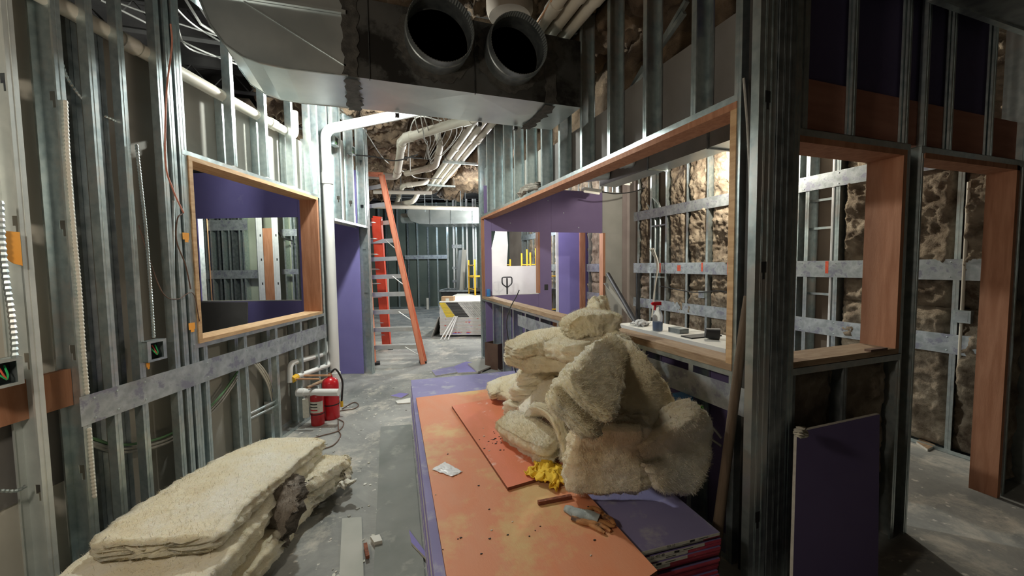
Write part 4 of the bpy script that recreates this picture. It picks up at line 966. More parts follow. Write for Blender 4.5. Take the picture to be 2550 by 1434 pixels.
cloth('work_cloth', [Z(u, v, ZP2) for u, v in ((1305, 1180), (1352, 1140), (1425, 1178), (1385, 1222))], ZP+.004, .035, YEL, 'crumpled bright yellow cloth against the wool pile', 'cloth', 8, 34, .004, .035, 11)
# small stick
p, q = Z(1340, 1252, ZP+.01), Z(1423, 1236, ZP+.01); d = (q-p).normalized(); n_ = V((-d.y, d.x, 0))
b = MB(); b.prism([V((0,0,-.009))+p-n_*.009, V((0,0,-.009))+p+n_*.009, V((0,0,.009))+p+n_*.009, V((0,0,.009))+p-n_*.009], q-p); tag(obj('wood_stick', b, PLYE), 'short brown wooden stick on the plywood below the yellow cloth', 'stick')
# work glove
gt = thing('work_glove', 'worn grey and brown work glove at the plywood edge', 'glove', Z(1460, 1295, ZP))
gq = lambda u, v, h_=.0: Z(u, v, ZP+.012+h_)
def blob(nm, path, rs, mt, par, k=12, flat=.65):
    P = smoothpath(path, 6); n = len(P); R_ = []
    for i in range(n):
        f = i/(n-1)*(len(rs)-1); a0 = int(min(f, len(rs)-2)); R_.append(rs[a0]*(1-(f-a0))+rs[a0+1]*(f-a0))
    b = MB(); b.tube(P, R_, k); b.v = [tuple(V((v_[0], v_[1], ZP + max(.0012, .002 + (v_[2]-ZP-.002)*flat))) + noise.noise_vector(V(v_)*60)*.0018) for v_ in b.v]
    o = part(nm, b, mt, par, smooth=True); return o
blob('cuff', [gq(1408, 1263), gq(1420, 1268), gq(1432, 1276)], [.020, .026, .026], GLV, gt)
blob('back_of_hand', [gq(1425, 1272), gq(1445, 1279), gq(1470, 1285), gq(1492, 1292)], [.026, .034, .036, .028], GLV, gt)
blob('palm', [gq(1424, 1287), gq(1450, 1297), gq(1480, 1303), gq(1494, 1305)], [.012, .018, .018, .012], GLO, gt)
for (pts, r) in (([(1482, 1285), (1505, 1284), (1522, 1292), (1530, 1304)], .013), ([(1484, 1293), (1504, 1298), (1520, 1306), (1531, 1309)], .012), ([(1480, 1300), (1496, 1306), (1510, 1312), (1521, 1321)], .012), ([(1468, 1304), (1482, 1310), (1495, 1318), (1506, 1325)], .012)):
    blob('finger', [gq(u, v) for u, v in pts], [r, r*1.05, r, r*.6], GLO, gt)
blob('thumb', [gq(1462, 1272), gq(1475, 1263), gq(1490, 1268), gq(1498, 1275)], [.014, .013, .012, .007], GLO, gt)
# debris crumbs on the plywood
random.seed(5)
for i in range(46):
    if i < 26: u, v = random.gauss(1232, 22), random.gauss(1098, 10)
    else: u, v = random.uniform(1080, 1480), random.uniform(1030, 1400)
    p = Z(u, v, ZP2 if i < 26 else ZP); r = random.uniform(.002, .006)*(1 if i < 26 else .7); b = MB(); a_ = random.random()*6
    b.prism([p + V((math.cos(a_+k_)*r*(1 + (k_ > 2)*1.2), math.sin(a_+k_)*r, 0)) for k_ in (0, 1.5, 3, 4.6)], (0, 0, .003))
    tag(obj('crumb', b, INK if i % 4 else LAB), 'tiny crumb of debris scattered on the orange plywood', 'debris', 'crumbs on the orange plywood')

# ================================================================== WOOL PILE ON THE BOARDS
DEP = V((math.sin(PSI), math.cos(PSI), 0)); RGT = V((math.cos(PSI), -math.sin(PSI), 0))
def wool(label, spine, side, w_, th, seed, amp=.012, ns=64, layers=2, group=None, mat=CREAM, rag=.011):
    o = batt('wool_batt', spine, side, w_, th, mat, seed, amp, ns, layers, rag=rag)
    fuzz(o, mat, 9000 if ns > 30 else 700, seed); return tag(o, label, 'insulation', group)
for k, zc in enumerate((.535, .665, .79)):
    wool(('flat wool batt at the bottom under the pile, on the purple board', 'flat wool batt second from the bottom inside the pile', 'flat wool batt just under the big folded one in the pile')[k],
         [V((1.05+.05*k, 2.55, zc)), V((1.28, 2.75, zc+.01)), V((1.5, 3.0, zc))], DEP, .55-.05*k, .125, 31+k, .010, 36)
wool('big folded wool batt pointing sideways off the pile, lower fold', [Z(1268, 886, .94), Z(1330, 884, .95), Z(1410, 884, .98), Z(1500, 890, 1.0)], [DEP]*4, [.30, .42, .46, .44], [.09, .14, .15, .14], 1, .014)
wool('big folded wool batt pointing sideways off the pile, upper fold', [Z(1275, 868, 1.03), Z(1340, 852, 1.06), Z(1410, 850, 1.08), Z(1495, 862, 1.11)], [DEP]*4, [.28, .40, .44, .42], [.08, .12, .13, .12], 2, .016)
wool('lumpy wool batt at the very top, resting on the window sill', [Z(1412, 826, 1.17), Z(1445, 805, 1.22), Z(1490, 800, 1.23), Z(1532, 812, 1.20)], [DEP]*4, [.24, .34, .36, .30], [.12, .17, .18, .16], 3, .02, layers=3)
wool('wool batt hanging from the sill into the pile, on its partition side', [V((1.60, 2.62, 1.22)), V((1.56, 2.50, 1.10)), V((1.50, 2.40, .88)), V((1.48, 2.30, .62))], DEP, .40, .14, 4, .016)
wool('wool batt draped over the pile behind the two-layered cut end', [Z(1530, 868, 1.13), Z(1540, 912, 1.07), Z(1548, 975, .96), Z(1545, 1045, .82)], [RGT, RGT, RGT, RGT + DEP*.1], [.08, .15, .26, .31], [.06, .09, .10, .10], 5, .013)
sv = RGT*.72 + V((0, 0, -.62)) - DEP*.15
nv = RGT*.69 + V((0, 0, .72))
for k, lab in ((0, 'lower of two wool layers jutting toward the camera with a cut end'), (1, 'upper of two wool layers jutting toward the camera with a cut end')):
    wool(lab, [p + nv*.092*k for p in (Z(1512, 872, 1.13), Z(1488, 912, 1.09), Z(1452, 975, 1.03), Z(1420, 1040, .98))], [RGT, sv, sv, sv], [.09, .17, .24, .25], [.05, .07, .078, .078], 6+40*k, .011, layers=2)
wool('long wool batt sloping down toward the corner post', [Z(1512, 862, 1.15), Z(1548, 912, 1.08), Z(1585, 975, .98), Z(1628, 1015, .90), Z(1672, 1038, .84)], [V((.45, .2, .55)), V((.5, .25, .5)), V((.5, .3, .6)), V((.45, .3, .7)), V((.35, .3, .8))], [.16, .24, .28, .26, .16], [.08, .09, .09, .09, .05], 7, .015)
wool('wide wool batt standing on the plywood with its cut end down', [Z(1508, 1208, .50), Z(1506, 1150, .62), Z(1512, 1090, .76), Z(1530, 1040, .90)], [RGT + V((0,0,-.12)), RGT + V((0,0,-.1)), RGT, RGT], [.40, .39, .36, .32], [.17, .17, .16, .14], 8, .013, layers=3)
wool('wool batt with a pointed corner in shadow beside the standing one', [Z(1668, 1212, .50), Z(1678, 1160, .60), Z(1672, 1100, .72), Z(1650, 1050, .86)], [RGT + DEP*.35 + V((0,0,.25)), RGT + DEP*.35 + V((0,0,.2)), RGT + DEP*.3, RGT + DEP*.3], [.24, .36, .40, .34], [.12, .13, .13, .12], 9, .012)
wool('wavy wool batt arching over the rolled one', [Z(1222, 975, .52), Z(1262, 962, .56), Z(1305, 962, .62), Z(1352, 990, .68), Z(1385, 1040, .66), Z(1402, 1095, .56), Z(1402, 1125, .49)], DEP + V((0,0,.12)), [.30, .33, .34, .34, .33, .30, .28], [.07, .085, .09, .09, .085, .08, .07], 10, .014)
wool('rolled wool batt lying on the orange plywood beside the debris', [Z(1262, 1052, .545), Z(1305, 1075, .55), Z(1350, 1100, .55), Z(1382, 1118, .545)], DEP + V((0,0,.3)), [.17, .20, .20, .17], [.13, .155, .155, .13], 11, .012, layers=1)
wool('ragged wool tuft poking up behind the wavy batt', [Z(1318, 960, .60), Z(1322, 940, .68), Z(1316, 928, .73)], RGT, [.10, .06, .015], [.05, .03, .015], 12, .014, 14)

# ---- wool batts lying by the left wall
sd = V((math.cos(math.radians(17)), -math.sin(math.radians(17)), 0))
wool('wool batt on the slab under the left-wall stack, reaching the photo edge', [V((-1.14, 1.50, .09)), V((-1.0, 1.95, .10)), V((-.82, 2.45, .10)), V((-.62, 3.0, .09))], sd, [.66, .66, .62, .55], .16, 21, .013, 80)
wool('thick wool batt, second layer of the stack by the left wall', [V((-1.04, 1.88, .245)), V((-.95, 2.25, .26)), V((-.80, 2.75, .25)), V((-.62, 3.22, .21))], sd, [.66, .68, .64, .54], .15, 22, .013, 80)
wool('long creamy wool batt on top of the stack by the left wall', [V((-.96, 2.10, .375)), V((-.87, 2.42, .385)), V((-.74, 2.80, .36)), V((-.60, 3.24, .29))], sd, [.56, .56, .56, .50], .10, 23, .014, 90, 3)
wool('creamy wool batt lying on the slab in front of the left stack', [Z(470, 1434, .10), Z(585, 1345, .12), Z(690, 1262, .12)], sd, [.34, .34, .30], .17, 24, .014, 50)
wool('rolled-up end of wool on the slab behind the grey scrap', [Z(640, 1300, .11), Z(720, 1235, .14), Z(790, 1190, .14), Z(842, 1162, .13)], sd, [.24, .27, .27, .24], [.18, .21, .21, .18], 25, .018, 60, rag=.02)
wool('dirty grey wool scrap draped over the rolled-up end', [Z(700, 1192, .30), Z(688, 1228, .30), Z(676, 1290, .22), Z(660, 1345, .07)], [LN, LN, LN, LN], [.16, .24, .24, .14], [.06, .08, .07, .05], 26, .028, 36, mat=GWOOL, rag=.03)
random.seed(9)
for i in range(9):
    p = Z(842 + random.uniform(0, 22), 1140 + i*9, .12 + random.uniform(-.05, .08)*(9-i)/9)
    o = batt('wool_tuft', [p, p + V((.02, .01, random.uniform(-.01, .02))), p + V((.04, random.uniform(-.02, .02), random.uniform(-.02, .02)))], DEP, .03, .025, CREAM, 40+i, .012, 8)
    tag(o, 'small frayed tuft at the open end of the rolled-up wool', 'tuft', 'tufts at the rolled-up wool')
wool('brown wool scrap at the bottom corner of the photo by the wall', [Z(-30, 1405, .04), Z(15, 1415, .05), Z(30, 1434, .04)], sd, .10, .06, 27, .02, 14, mat=GWOOL)
wool('small wool scrap lying on the window header of the long partition', [FR.p(4.05, -.03, 2.47), FR.p(4.3, -.03, 2.50), FR.p(4.6, -.03, 2.46)], V((1,0,0)), .10, .08, 28, .03, 16, mat=pm('pale_wool', (.42, .38, .32), (.55, .50, .43), 9, .95, 0, 1, 30), rag=.03)

# ================================================================== FIRE EXTINGUISHERS
def extinguisher(p, h_, r, label, body, lab=True, hose=True):
    t = thing('fire_extinguisher', label, 'extinguisher', p)
    b = MB(); b.lathe([(.001, 0), (r*.92, 0), (r, .012), (r, h_*.74), (r*.93, h_*.80), (r*.7, h_*.85), (r*.30, h_*.88), (r*.28, h_*.92), (.001, h_*.92)], 24, p); part('cylinder', b, body, t, smooth=True)
    b = MB(); b.lathe([(.001, h_*.92), (.016, h_*.92), (.018, h_*.97), (.001, h_*.97)], 12, p); part('valve', b, COP, t, smooth=True)
    b = MB(); q = p + V((0, 0, h_*.97)); d = V((-.8, -.6, 0)).normalized()
    n_ = V((-d.y, d.x, 0))*.009
    for dz, rise in ((0, .01), (.022, .045)): b.prism([q+V((0,0,dz))-n_-d*.02, q+V((0,0,dz))+n_-d*.02, q+V((0,0,dz+rise))+n_+d*.085, q+V((0,0,dz+rise))-n_+d*.085], V((0,0,.004)))
    part('handle', b, GD, t)
    b = MB(); b.tube([q - d*.02, q - d*.02 + V((0,0,.03))], .012, 10); part('gauge', b, G, t)
    if lab:
        b = MB(); vs = []; 
        for j in range(13):
            a_ = math.radians(185 + j*12); 
            for z_ in (h_*.36, h_*.66): vs.append(p + V((math.cos(a_)*(r+.001), math.sin(a_)*(r+.001), z_)))
        b.add(vs, [(2*j, 2*j+2, 2*j+3, 2*j+1) for j in range(12)]); part('label_plate', b, LAB, t, smooth=True)
        for f_, mt in ((.58, INK), (.50, INK), (.42, RED)):
            b = MB(); vs = []
            for j in range(7):
                a_ = math.radians(205 + j*12)
                for z_ in (h_*f_, h_*(f_+.03)): vs.append(p + V((math.cos(a_)*(r+.002), math.sin(a_)*(r+.002), z_)))
            b.add(vs, [(2*j, 2*j+2, 2*j+3, 2*j+1) for j in range(6)]); part('label_print', b, mt, t)
    b = MB(); b.lathe([(r+.0015, h_*.30), (r+.0025, h_*.30), (r+.0025, h_*.325), (r+.0015, h_*.325)], 24, p); part('strap_band', b, BLK, t)
    if hose:
        P = smoothpath([q + V((0.01, 0, .0)), q + V((.06, .0, .03)), p + V((r+.035, -.0, h_*.78)), p + V((r+.03, -.01, h_*.5)), p + V((r+.022, -.01, h_*.34))], 6)
        b = MB(); b.tube(P, .010, 8); part('hose', b, BLK, t, smooth=True)
        b = MB(); b.tube([P[-1], P[-1]-V((0,0,.06))], .015, 8); part('nozzle', b, YELP, t)
    return t
p1_ = Z(826, 1040, 0); p2_ = Z(792, 1056, 0)
extinguisher(p1_, .50, .082, 'tall bright red fire extinguisher with a black hose on the slab', RED, lab=False)
extinguisher(p2_, .38, .064, 'short scuffed red fire extinguisher with a pale label, in front of the tall one', pm('scuffed_red', (.42, .015, .02), (.52, .03, .035), 20, .35), hose=False)
b = MB(); q = p2_ + V((-.10, -.045, .10)); b.box((q.x-.025, q.y-.01, q.z), (q.x+.03, q.y+.01, q.z+.19)); tag(obj('hanging_tag', b, LAB), 'yellowed paper tag hanging on the short extinguisher', 'tag')
b = MB(); b.tube([q + V((0, 0, .19)), p2_ + V((0, -.02, .37))], .002, 4); tag(obj('tag_string', b, WIRE), 'string tying the yellowed tag to the extinguisher', 'string')
cable('extension_cord', [Z(u, v, .008) for u, v in ((852, 1018), (880, 1002), (893, 1008), (880, 1018), (845, 1024), (838, 1040), (856, 1052), (843, 1072), (800, 1085), (745, 1100))], .005, WIRED, 'thin brown cord looping on the slab beside the tall extinguisher', 'cord')
cable('extension_cord', [Z(u, v, .008) for u, v in ((842, 1045), (843, 1070), (848, 1085), (830, 1108), (790, 1122))], .005, WIRED, 'thin brown cord trailing toward the wool stack', 'cord')

# ================================================================== FLOOR PIECES
def fsheet(name, uvs, z0, th, mt, label, cat='board', em=None):
    P = [Z(u, v, z0+th) for u, v in uvs]; b = MB(); n = len(P)
    b.add([(p.x, p.y, z0) for p in P] + [(p.x, p.y, z0+th) for p in P], [tuple(range(n))[::-1], tuple(range(n, 2*n))] + [(i, (i+1)%n, n+(i+1)%n, n+i) for i in range(n)])
    b.mi = [0, 0] + [1]*n; return tag(obj(name, b, [mt, em or CORE]), label, cat)
FGREY = pm('dusty_grey_sheet', (.20, .215, .20), (.27, .28, .265), 2.5, .8, 0, .05, 40, c3=(.36, .36, .33), s3=4, r3=(.56, .68))
fsheet('floor_sheet', [(948, 1062), (1024, 1056), (1058, 1434), (1100, 1700), (900, 1700), (930, 1434)], .001, .010, FGREY, 'long smooth grey sheet on the slab beside the purple stack')
fsheet('drywall_strip', [(852, 1290), (900, 1287), (908, 1500), (842, 1500)], .001, .014, pm('grey_strip', (.42, .43, .39), (.50, .50, .46), 4, .85), 'narrow grey drywall strip on the slab beside the long sheet')
fsheet('wood_scrap', [(905, 1352), (914, 1350), (920, 1382), (911, 1385)], .012, .018, PLYE, 'short dark wood scrap on the slab next to the grey strip', 'lumber', PLYE)
fsheet('foam_scrap', [(922, 1335), (945, 1330), (952, 1345), (932, 1350)], .012, .02, WHITEP, 'small pale foam scrap on the long grey sheet', 'scrap')
fsheet('purple_offcut', [(1018, 1318), (1058, 1372), (1062, 1390), (1024, 1350)], .012, .014, PUR, 'purple drywall offcut against the near side of the stack')
fsheet('purple_offcut', [(972, 985), (995, 978), (1018, 980), (1000, 990)], .001, .012, PUR, 'small purple drywall offcut on the slab before the stack corner')
fsheet('purple_offcut', [(985, 998), (1022, 990), (1022, 1002), (990, 1004)], .001, .012, WHITEP, 'small pale drywall offcut on the slab at the stack side')
fsheet('purple_offcut', [(1130, 912), (1160, 900), (1215, 905), (1200, 925), (1140, 928)], .001, .02, PUR, 'broken purple drywall pieces beyond the far end of the stack')
fsheet('grey_offcut', [(1075, 922), (1128, 912), (1150, 925), (1085, 935)], .001, .015, PURT, 'purple scrap sheet lying just behind the stack end')
fsheet('grey_offcut', [(1165, 905), (1205, 893), (1240, 905), (1190, 925)], .022, .02, GREYP, 'grey drywall offcut leaning over the purple pieces')
random.seed(21)
for i in range(90):
    c = random.random()
    u, v = (random.gauss(885, 40), random.uniform(1000, 1434)) if c < .5 else ((random.uniform(860, 1020), random.uniform(940, 1060)) if c < .8 else (random.uniform(640, 800), random.uniform(1060, 1110)))
    p = Z(u, v, 0); r = random.uniform(.004, .014); a_ = random.random()*6; b = MB()
    b.prism([p + V((math.cos(a_+k_)*r*random.uniform(.5, 1.4), math.sin(a_+k_)*r*random.uniform(.5, 1.4), .0005)) for k_ in (0, 1.2, 2.6, 3.9, 5)], (0, 0, random.uniform(.002, .006)))
    tag(obj('plaster_chip', b, random.choice([WHITEP, LAB, CORE, GREYP])), 'pale chip of plaster scattered on the concrete slab', 'debris', 'plaster chips on the slab')
# open cardboard tray of scraps + thin rod behind the stack
tp = Z(1255, 910, .0); t = thing('scrap_tray', 'low brown box with scraps between the stack and the partition', 'box', tp)
tm = Matrix.Translation(tp) @ Matrix.Rotation(.5, 4, 'Z')
b = MB(); 
for a0, c0 in (((-.28,-.14,0),(.28,-.13,.40)), ((-.28,.13,0),(.28,.14,.40)), ((-.28,-.13,0),(-.27,.13,.40)), ((.27,-.13,0),(.28,.13,.40)), ((-.27,-.13,0),(.27,.13,.01))): b.box(a0, c0)
part('box_body', b, pm('dark_card', (.09, .05, .035), (.13, .075, .05), 6, .8), t, tm)
b = MB(); b.box((-.24, -.1, .30), (.12, .1, .34)); part('tray_scraps', b, GREYP, t, tm)
cable('thin_rod', [V((1.52, 3.92, .02)), PL(1262, 815, (0, 4.05, 0), (0,1,0)), PL(1293, 722, (0, 4.15, 0), (0,1,0))], .006, BLK, 'thin grey rod leaning up from the scrap box past the sill', 'rod')
q = FR.p(6.25, -.05, RZ0+.03); b = MB(); b.lathe([(.001,0),(.032,0),(.032,.11),(.028,.12),(.001,.12)], 14, q); tag(obj('drink_can', b, BLUE, smooth=True), 'blue drink can at the far end of the long sill', 'can')

# ================================================================== FAR DRYWALL STACK, SCAFFOLD, CORRIDOR CLUTTER
FSo = Z(1096, 839, 0); FSM = Matrix((LN, LD, V((0,0,1)))).transposed().to_4x4(); FSM.translation = FSo
random.seed(4); n_ = 30; hS = .80; th2 = (hS-.04)/n_
for i in (0, 1): 
    b = MB(); b.box((.05+i*1.0, 0, 0), (.14+i*1.0, 2.0, .039)); tag(obj('wood_bearer', b, LUMD, mat=FSM), 'wooden bearer carrying the far drywall stack in the corridor', 'lumber', 'bearers below the far stack')
LINE = [pm('tape_white', (.60,.60,.56), (.70,.69,.64), 20, .8), pm('tape_pink', (.66,.60,.55), (.70,.66,.6), 12, .8, 0, 0, c3=(.72, .12, .10), s3=5, r3=(.56, .6)), pm('tape_lilac', (.66,.64,.6), (.7,.68,.66), 12, .8, 0, 0, c3=(.38, .30, .70), s3=5, r3=(.56, .6))]
for i in range(n_):
    z0 = .04 + i*th2; top = i == n_-1; d_ = random.uniform(-.006, .006)
    b = MB(); b.box((0+d_, d_*.5, z0+.001), (1.22+d_, 2.44, z0+th2-.0015)); b.mi = [0, 0, 1, 2, 2, 2]
    o = obj('drywall_sheet', b, [WHITEP, LINE[(i*5) % 3 if i < 16 else 0], CORE], mat=FSM)
    if top: tag(o, 'cream faced drywall sheet on top of the far corridor stack', 'drywall')
    else: tag(o, 'drywall sheet inside the far corridor stack', 'drywall', 'sheets inside the far corridor stack')
    if 16 <= i < n_-1:
        k_ = n_-2-i
        for x0, x1, mt in ((.0+.012*k_, .14+.018*k_, YINK), (.15+.018*k_, .42+.02*k_, INK)):
            b = MB(); b.box((x0, d_*.5-.002, z0+.003), (x1, d_*.5-.0005, z0+th2-.003)); part('end_print', b, mt, o, FSM)
        b = MB()
        for q_ in range(10): b.box((.50+.02*k_ + q_*.045, d_*.5-.002, z0+.008), (.50+.02*k_ + q_*.045 + (.03 if q_ % 3 else .018), d_*.5-.0005, z0+.014))
        oo = part('end_print_small', b, INK, o, FSM); oo['kind'] = 'stuff'
b = MB(); b.box((.02, .12, hS+.0005), (.30, .32, hS+.10)); o = obj('cardboard_box', b, CARD, mat=FSM); tag(o, 'small cardboard box on top of the far drywall stack', 'box')
b = MB(); b.box((.12, .118, hS+.0006), (.20, .1195, hS+.06)); part('box_label', b, LAB, o, FSM)
b = MB(); b.prism([V((-.20, -.05, 0)), V((-.18, -.05, 0)), V((-.012, -.05, .45)), V((-.03, -.05, .45))], (0, 1.4, 0)); tag(obj('leaning_board', b, GREYP, mat=FSM), 'grey board leaning against the side of the far stack', 'board')
t = thing('folded_sawhorse', 'white folded metal legs leaning on the far stack', 'stand', FSM @ V((.3, -.25, 0)))
for x0, x1 in ((.10, .34), (.18, .38), (.26, .40)):
    b = MB(); b.tube([V((x0, -.42, .02)), V((x1, -.04, .46))], .012, 6); part('leg', b, PVCW, t, FSM)
b = MB(); b.tube([V((.32, -.05, .46)), V((.42, -.05, .46))], .012, 6); part('crossbar', b, PVCW, t, FSM)
# grey bin
t = thing('rubbish_bin', 'dark open bin behind the far drywall stack', 'bin', FSM @ V((0, 2.7, 0)))
b = MB(); b.add([(-.4,2.6,0),(.6,2.6,0),(.6,3.4,0),(-.4,3.4,0),(-.5,2.5,.85),(.7,2.5,.85),(.7,3.5,.85),(-.5,3.5,.85)], [(0,3,2,1),(0,1,5,4),(1,2,6,5),(2,3,7,6),(3,0,4,7)]); part('bin_body', b, BLK, t, FSM)
b = MB(); b.box((-.54, 2.46, .85), (.74, 2.52, .90)); b.box((-.54, 3.48, .85), (.74, 3.54, .90)); b.box((-.54, 2.52, .85), (-.48, 3.48, .90)); b.box((.68, 2.52, .85), (.74, 3.48, .90)); part('bin_rim', b, GD, t, FSM)
# tall leaning board
b = MB(); q0, q1, q2, q3 = (PL(u, v, (0, 11.6, 0), (0,1,0)) for u, v in ((1138, 727), (1150, 727), (1162, 622), (1151, 622))); q0.z = q1.z = 0
b.prism([q0, q1, q2, q3], (0, .5, 0)); tag(obj('leaning_board', b, GREYP), 'tall narrow grey board leaning beside the yellow scaffold', 'board')
b = MB(); p = Z(1065, 770, 0); b.tube([p, p+V((0,0,.42))], .05, 12); tag(obj('floor_stub_pipe', b, PVC, smooth=True), 'white pipe stub standing up from the slab before the dark wall', 'pipe')
b = MB(); p = Z(967, 790, 0); b.tube([p, p+V((0,0,1.3))], .05, 12); tag(obj('floor_stub_pipe', b, PVC, smooth=True), 'tall white pipe standing behind the ladder', 'pipe')
def scaffold(o_, label, w_=1.3, d_=.75, h_=1.75):
    t = thing('scaffold', label, 'scaffold', o_)
    for x in (0, w_):
        for y in (0, d_):
            b = MB(); b.tube([o_+V((x, y, 0.1)), o_+V((x, y, h_))], .024, 8); part('post', b, YELP, t, smooth=True)
            b = MB(); b.lathe([(.001,0),(.05,0),(.05,.1),(.001,.1)], 10, o_+V((x, y, 0))); part('castor', b, BLK, t)
        for z in (.3, .62, .95, 1.28, 1.6):
            b = MB(); b.tube([o_+V((x, 0, z)), o_+V((x, d_, z))], .017, 6); part('rung', b, YELP, t)
    for y in (0, d_):
        for z in (.45, 1.30): b = MB(); b.tube([o_+V((0, y, z)), o_+V((w_, y, z))], .019, 6); part('rail', b, YELP, t)
    b = MB(); b.box((o_.x, o_.y, .92), (o_.x+w_, o_.y+d_, .96)); part('deck', b, DARK, t)
scaffold(V((2.55, 10.2, 0)), 'yellow scaffold standing beyond the far drywall stack', 1.0, .7)
scaffold(V((2.65, 9.1, 0)), 'yellow rolling scaffold seen through the purple wall window', 1.05, .6, 1.9)
scaffold(V((3.85, 9.1, 0)), 'second yellow scaffold behind the sideways white board', .9, .6, 2.0)
# pallet-truck handle
q = PL(1263, 727, (0, 7.9, 0), (0,1,0)); t = thing('pallet_truck', 'black pallet truck handle standing before the sideways white board', 'pallet truck', (q.x, q.y, 0))
b = MB(); b.tube([V((q.x, q.y, .08)), V((q.x, q.y, 1.32))], .018, 8); part('shaft', b, BLK, t)
b = MB(); b.tube(filletpath([V((q.x, q.y, 1.12)), V((q.x-.11, q.y, 1.2)), V((q.x-.11, q.y, 1.34)), V((q.x+.11, q.y, 1.34)), V((q.x+.11, q.y, 1.2)), V((q.x, q.y, 1.12))], .04), .014, 8); part('grip_loop', b, BLK, t)
b = MB(); b.box((q.x-.2, q.y-.15, .0), (q.x+.2, q.y+.15, .12)); part('truck_base', b, GD, t)

# ================================================================== RIGHT-HAND ROOM CONTENTS
# duct, flexible branches and lamps high up
t = thing('room_duct', 'rectangular duct running under the ceiling of the room past the long window', 'duct', (3.2, 4, 2.85))
b = MB(); b.box((3.50, 1.9, 2.85), (3.80, 5.6, 3.45)); b.mi = [0, 0, 1, 1, 1, 1]; part('duct_body', b, [DUCT, pm('grey_duct_board', (.20, .195, .18), (.25, .24, .225), 3, .8)], t)
for y in (2.4, 3.4, 4.4): b = MB(); b.box((3.485, y, 2.835), (3.815, y+.025, 3.46)); part('duct_flange', b, GD, t)
for y_h in (2.2, 3.9, 5.4):
    for x_h in (3.49, 3.80): b = MB(); b.box((x_h, y_h, 3.0), (x_h+.012, y_h+.03, 4.15)); part('hanger_strap', b, GD, t)
for (a_, c_, r, lab) in ((V((3.5, 4.75, 3.08)), V((2.75, 5.0, 3.06)), .14, 'silver round duct branch closest to the long window'), (V((3.5, 5.35, 3.02)), V((2.7, 5.7, 2.98)), .12, 'silver ribbed flexible duct behind the first branch'), (V((3.5, 5.55, 3.02)), V((2.6, 6.12, 2.96)), .09, 'thin silver flexible duct just above the purple wall')):
    P = [a_.lerp(c_, i/24) for i in range(25)]; b = MB(); b.tube(P, r, 18, rfun=lambda i, r=r: r*(1 if i % 2 else .94)); o = obj('round_duct', b, DUCT, smooth=True); tag(o, lab, 'duct')
EML, _t, _b = nt('lamp_off_white'); _b.inputs['Base Color'].default_value = (.85, .83, .75, 1); _b.inputs['Emission Color'].default_value = (1, .9, .7, 1); _b.inputs['Emission Strength'].default_value = .5
EMX, _t, _b = nt('lamp_glow'); _b.inputs['Base Color'].default_value = (1, 1, 1, 1); _b.inputs['Emission Color'].default_value = (1, .98, .92, 1); _b.inputs['Emission Strength'].default_value = 30
for u0, u1, v, lab in ((1528, 1574, 452, 'tube light fixture above the grey board panel'), (1455, 1498, 475, 'tube light fixture above the purple wall top')):
    a_, c_ = PL(u0, v-2, (0, 5.9, 0), (0,1,0)), PL(u1, v+4, (0, 5.9, 0), (0,1,0)); t = thing('tube_light', lab, 'light', a_)
    b = MB(); b.prism([a_, c_, c_+V((0,0,.05)), a_+V((0,0,.05))], (0, .10, 0)); part('housing', b, WHITEP, t)
    b = MB(); b.tube([a_+V((.02, .04, -.015)), c_+V((-.02, .04, -.015))], .018, 8); part('tube', b, EML, t)
    for p in (a_, c_): b = MB(); b.tube([p+V((0,.05,.05)), p+V((0,.05,1.5))], .004, 4); part('hanger', b, GD, t)
cable('lamp_cord', [PL(u, v, (0, 5.7, 0), (0,1,0)) for u, v in ((1500, 478), (1540, 482), (1600, 470), (1680, 425), (1760, 385))], .010, BLK, 'black lamp cord strung in front of the grey panel and wool wall', 'cord')
# cage lamp near the post and over the wool wall
def bulb(p, label, r=.05):
    t = thing('work_lamp', label, 'lamp', p); b = MB(); b.lathe([(.001, -r*1.2), (r*.7, -r*.9), (r, 0), (r*.6, r*.9), (.001, r*1.1)], 14, p); 
    o = part('bulb', b, EMX, t, smooth=True); b = MB(); b.lathe([(.001, r*1.1), (r*.5, r*1.1), (r*.5, r*2.6), (.001, r*2.6)], 10, p); part('socket', b, BLK, t); return t
bulb(V((-.15, 4.45, 3.38)), 'glaring work lamp behind the duct beside the tall soil pipe')
cable('lamp_cord', [V((-.15, 4.45, 3.50)), V((-.2, 4.5, 3.6)), V((-.45, 5.0, 3.68)), V((-.2, 5.6, 3.75))], .008, BLK, 'black cord holding the glaring work lamp', 'cord')
# white table board on trestles
t = thing('white_table', 'white board table standing in the room behind the long sill', 'table', (2.55, 2.8, 0))
P = [Z(u, v, .98) for u, v in ((1545, 806), (1640, 806), (1826, 858), (1760, 872))]; 
P = [V((2.36, 3.45, .93)), V((2.80, 3.45, .93)), V((2.80, 2.12, .93)), V((2.36, 2.12, .93))]
b = MB(); b.prism(P, (0, 0, .05)); part('table_board', b, WHITEP, t)
for y in (2.3, 3.25):
    for x in (2.40, 2.76): b = MB(); b.box((x-.02, y-.02, 0), (x+.02, y+.02, .93)); part('leg', b, LUM, t)
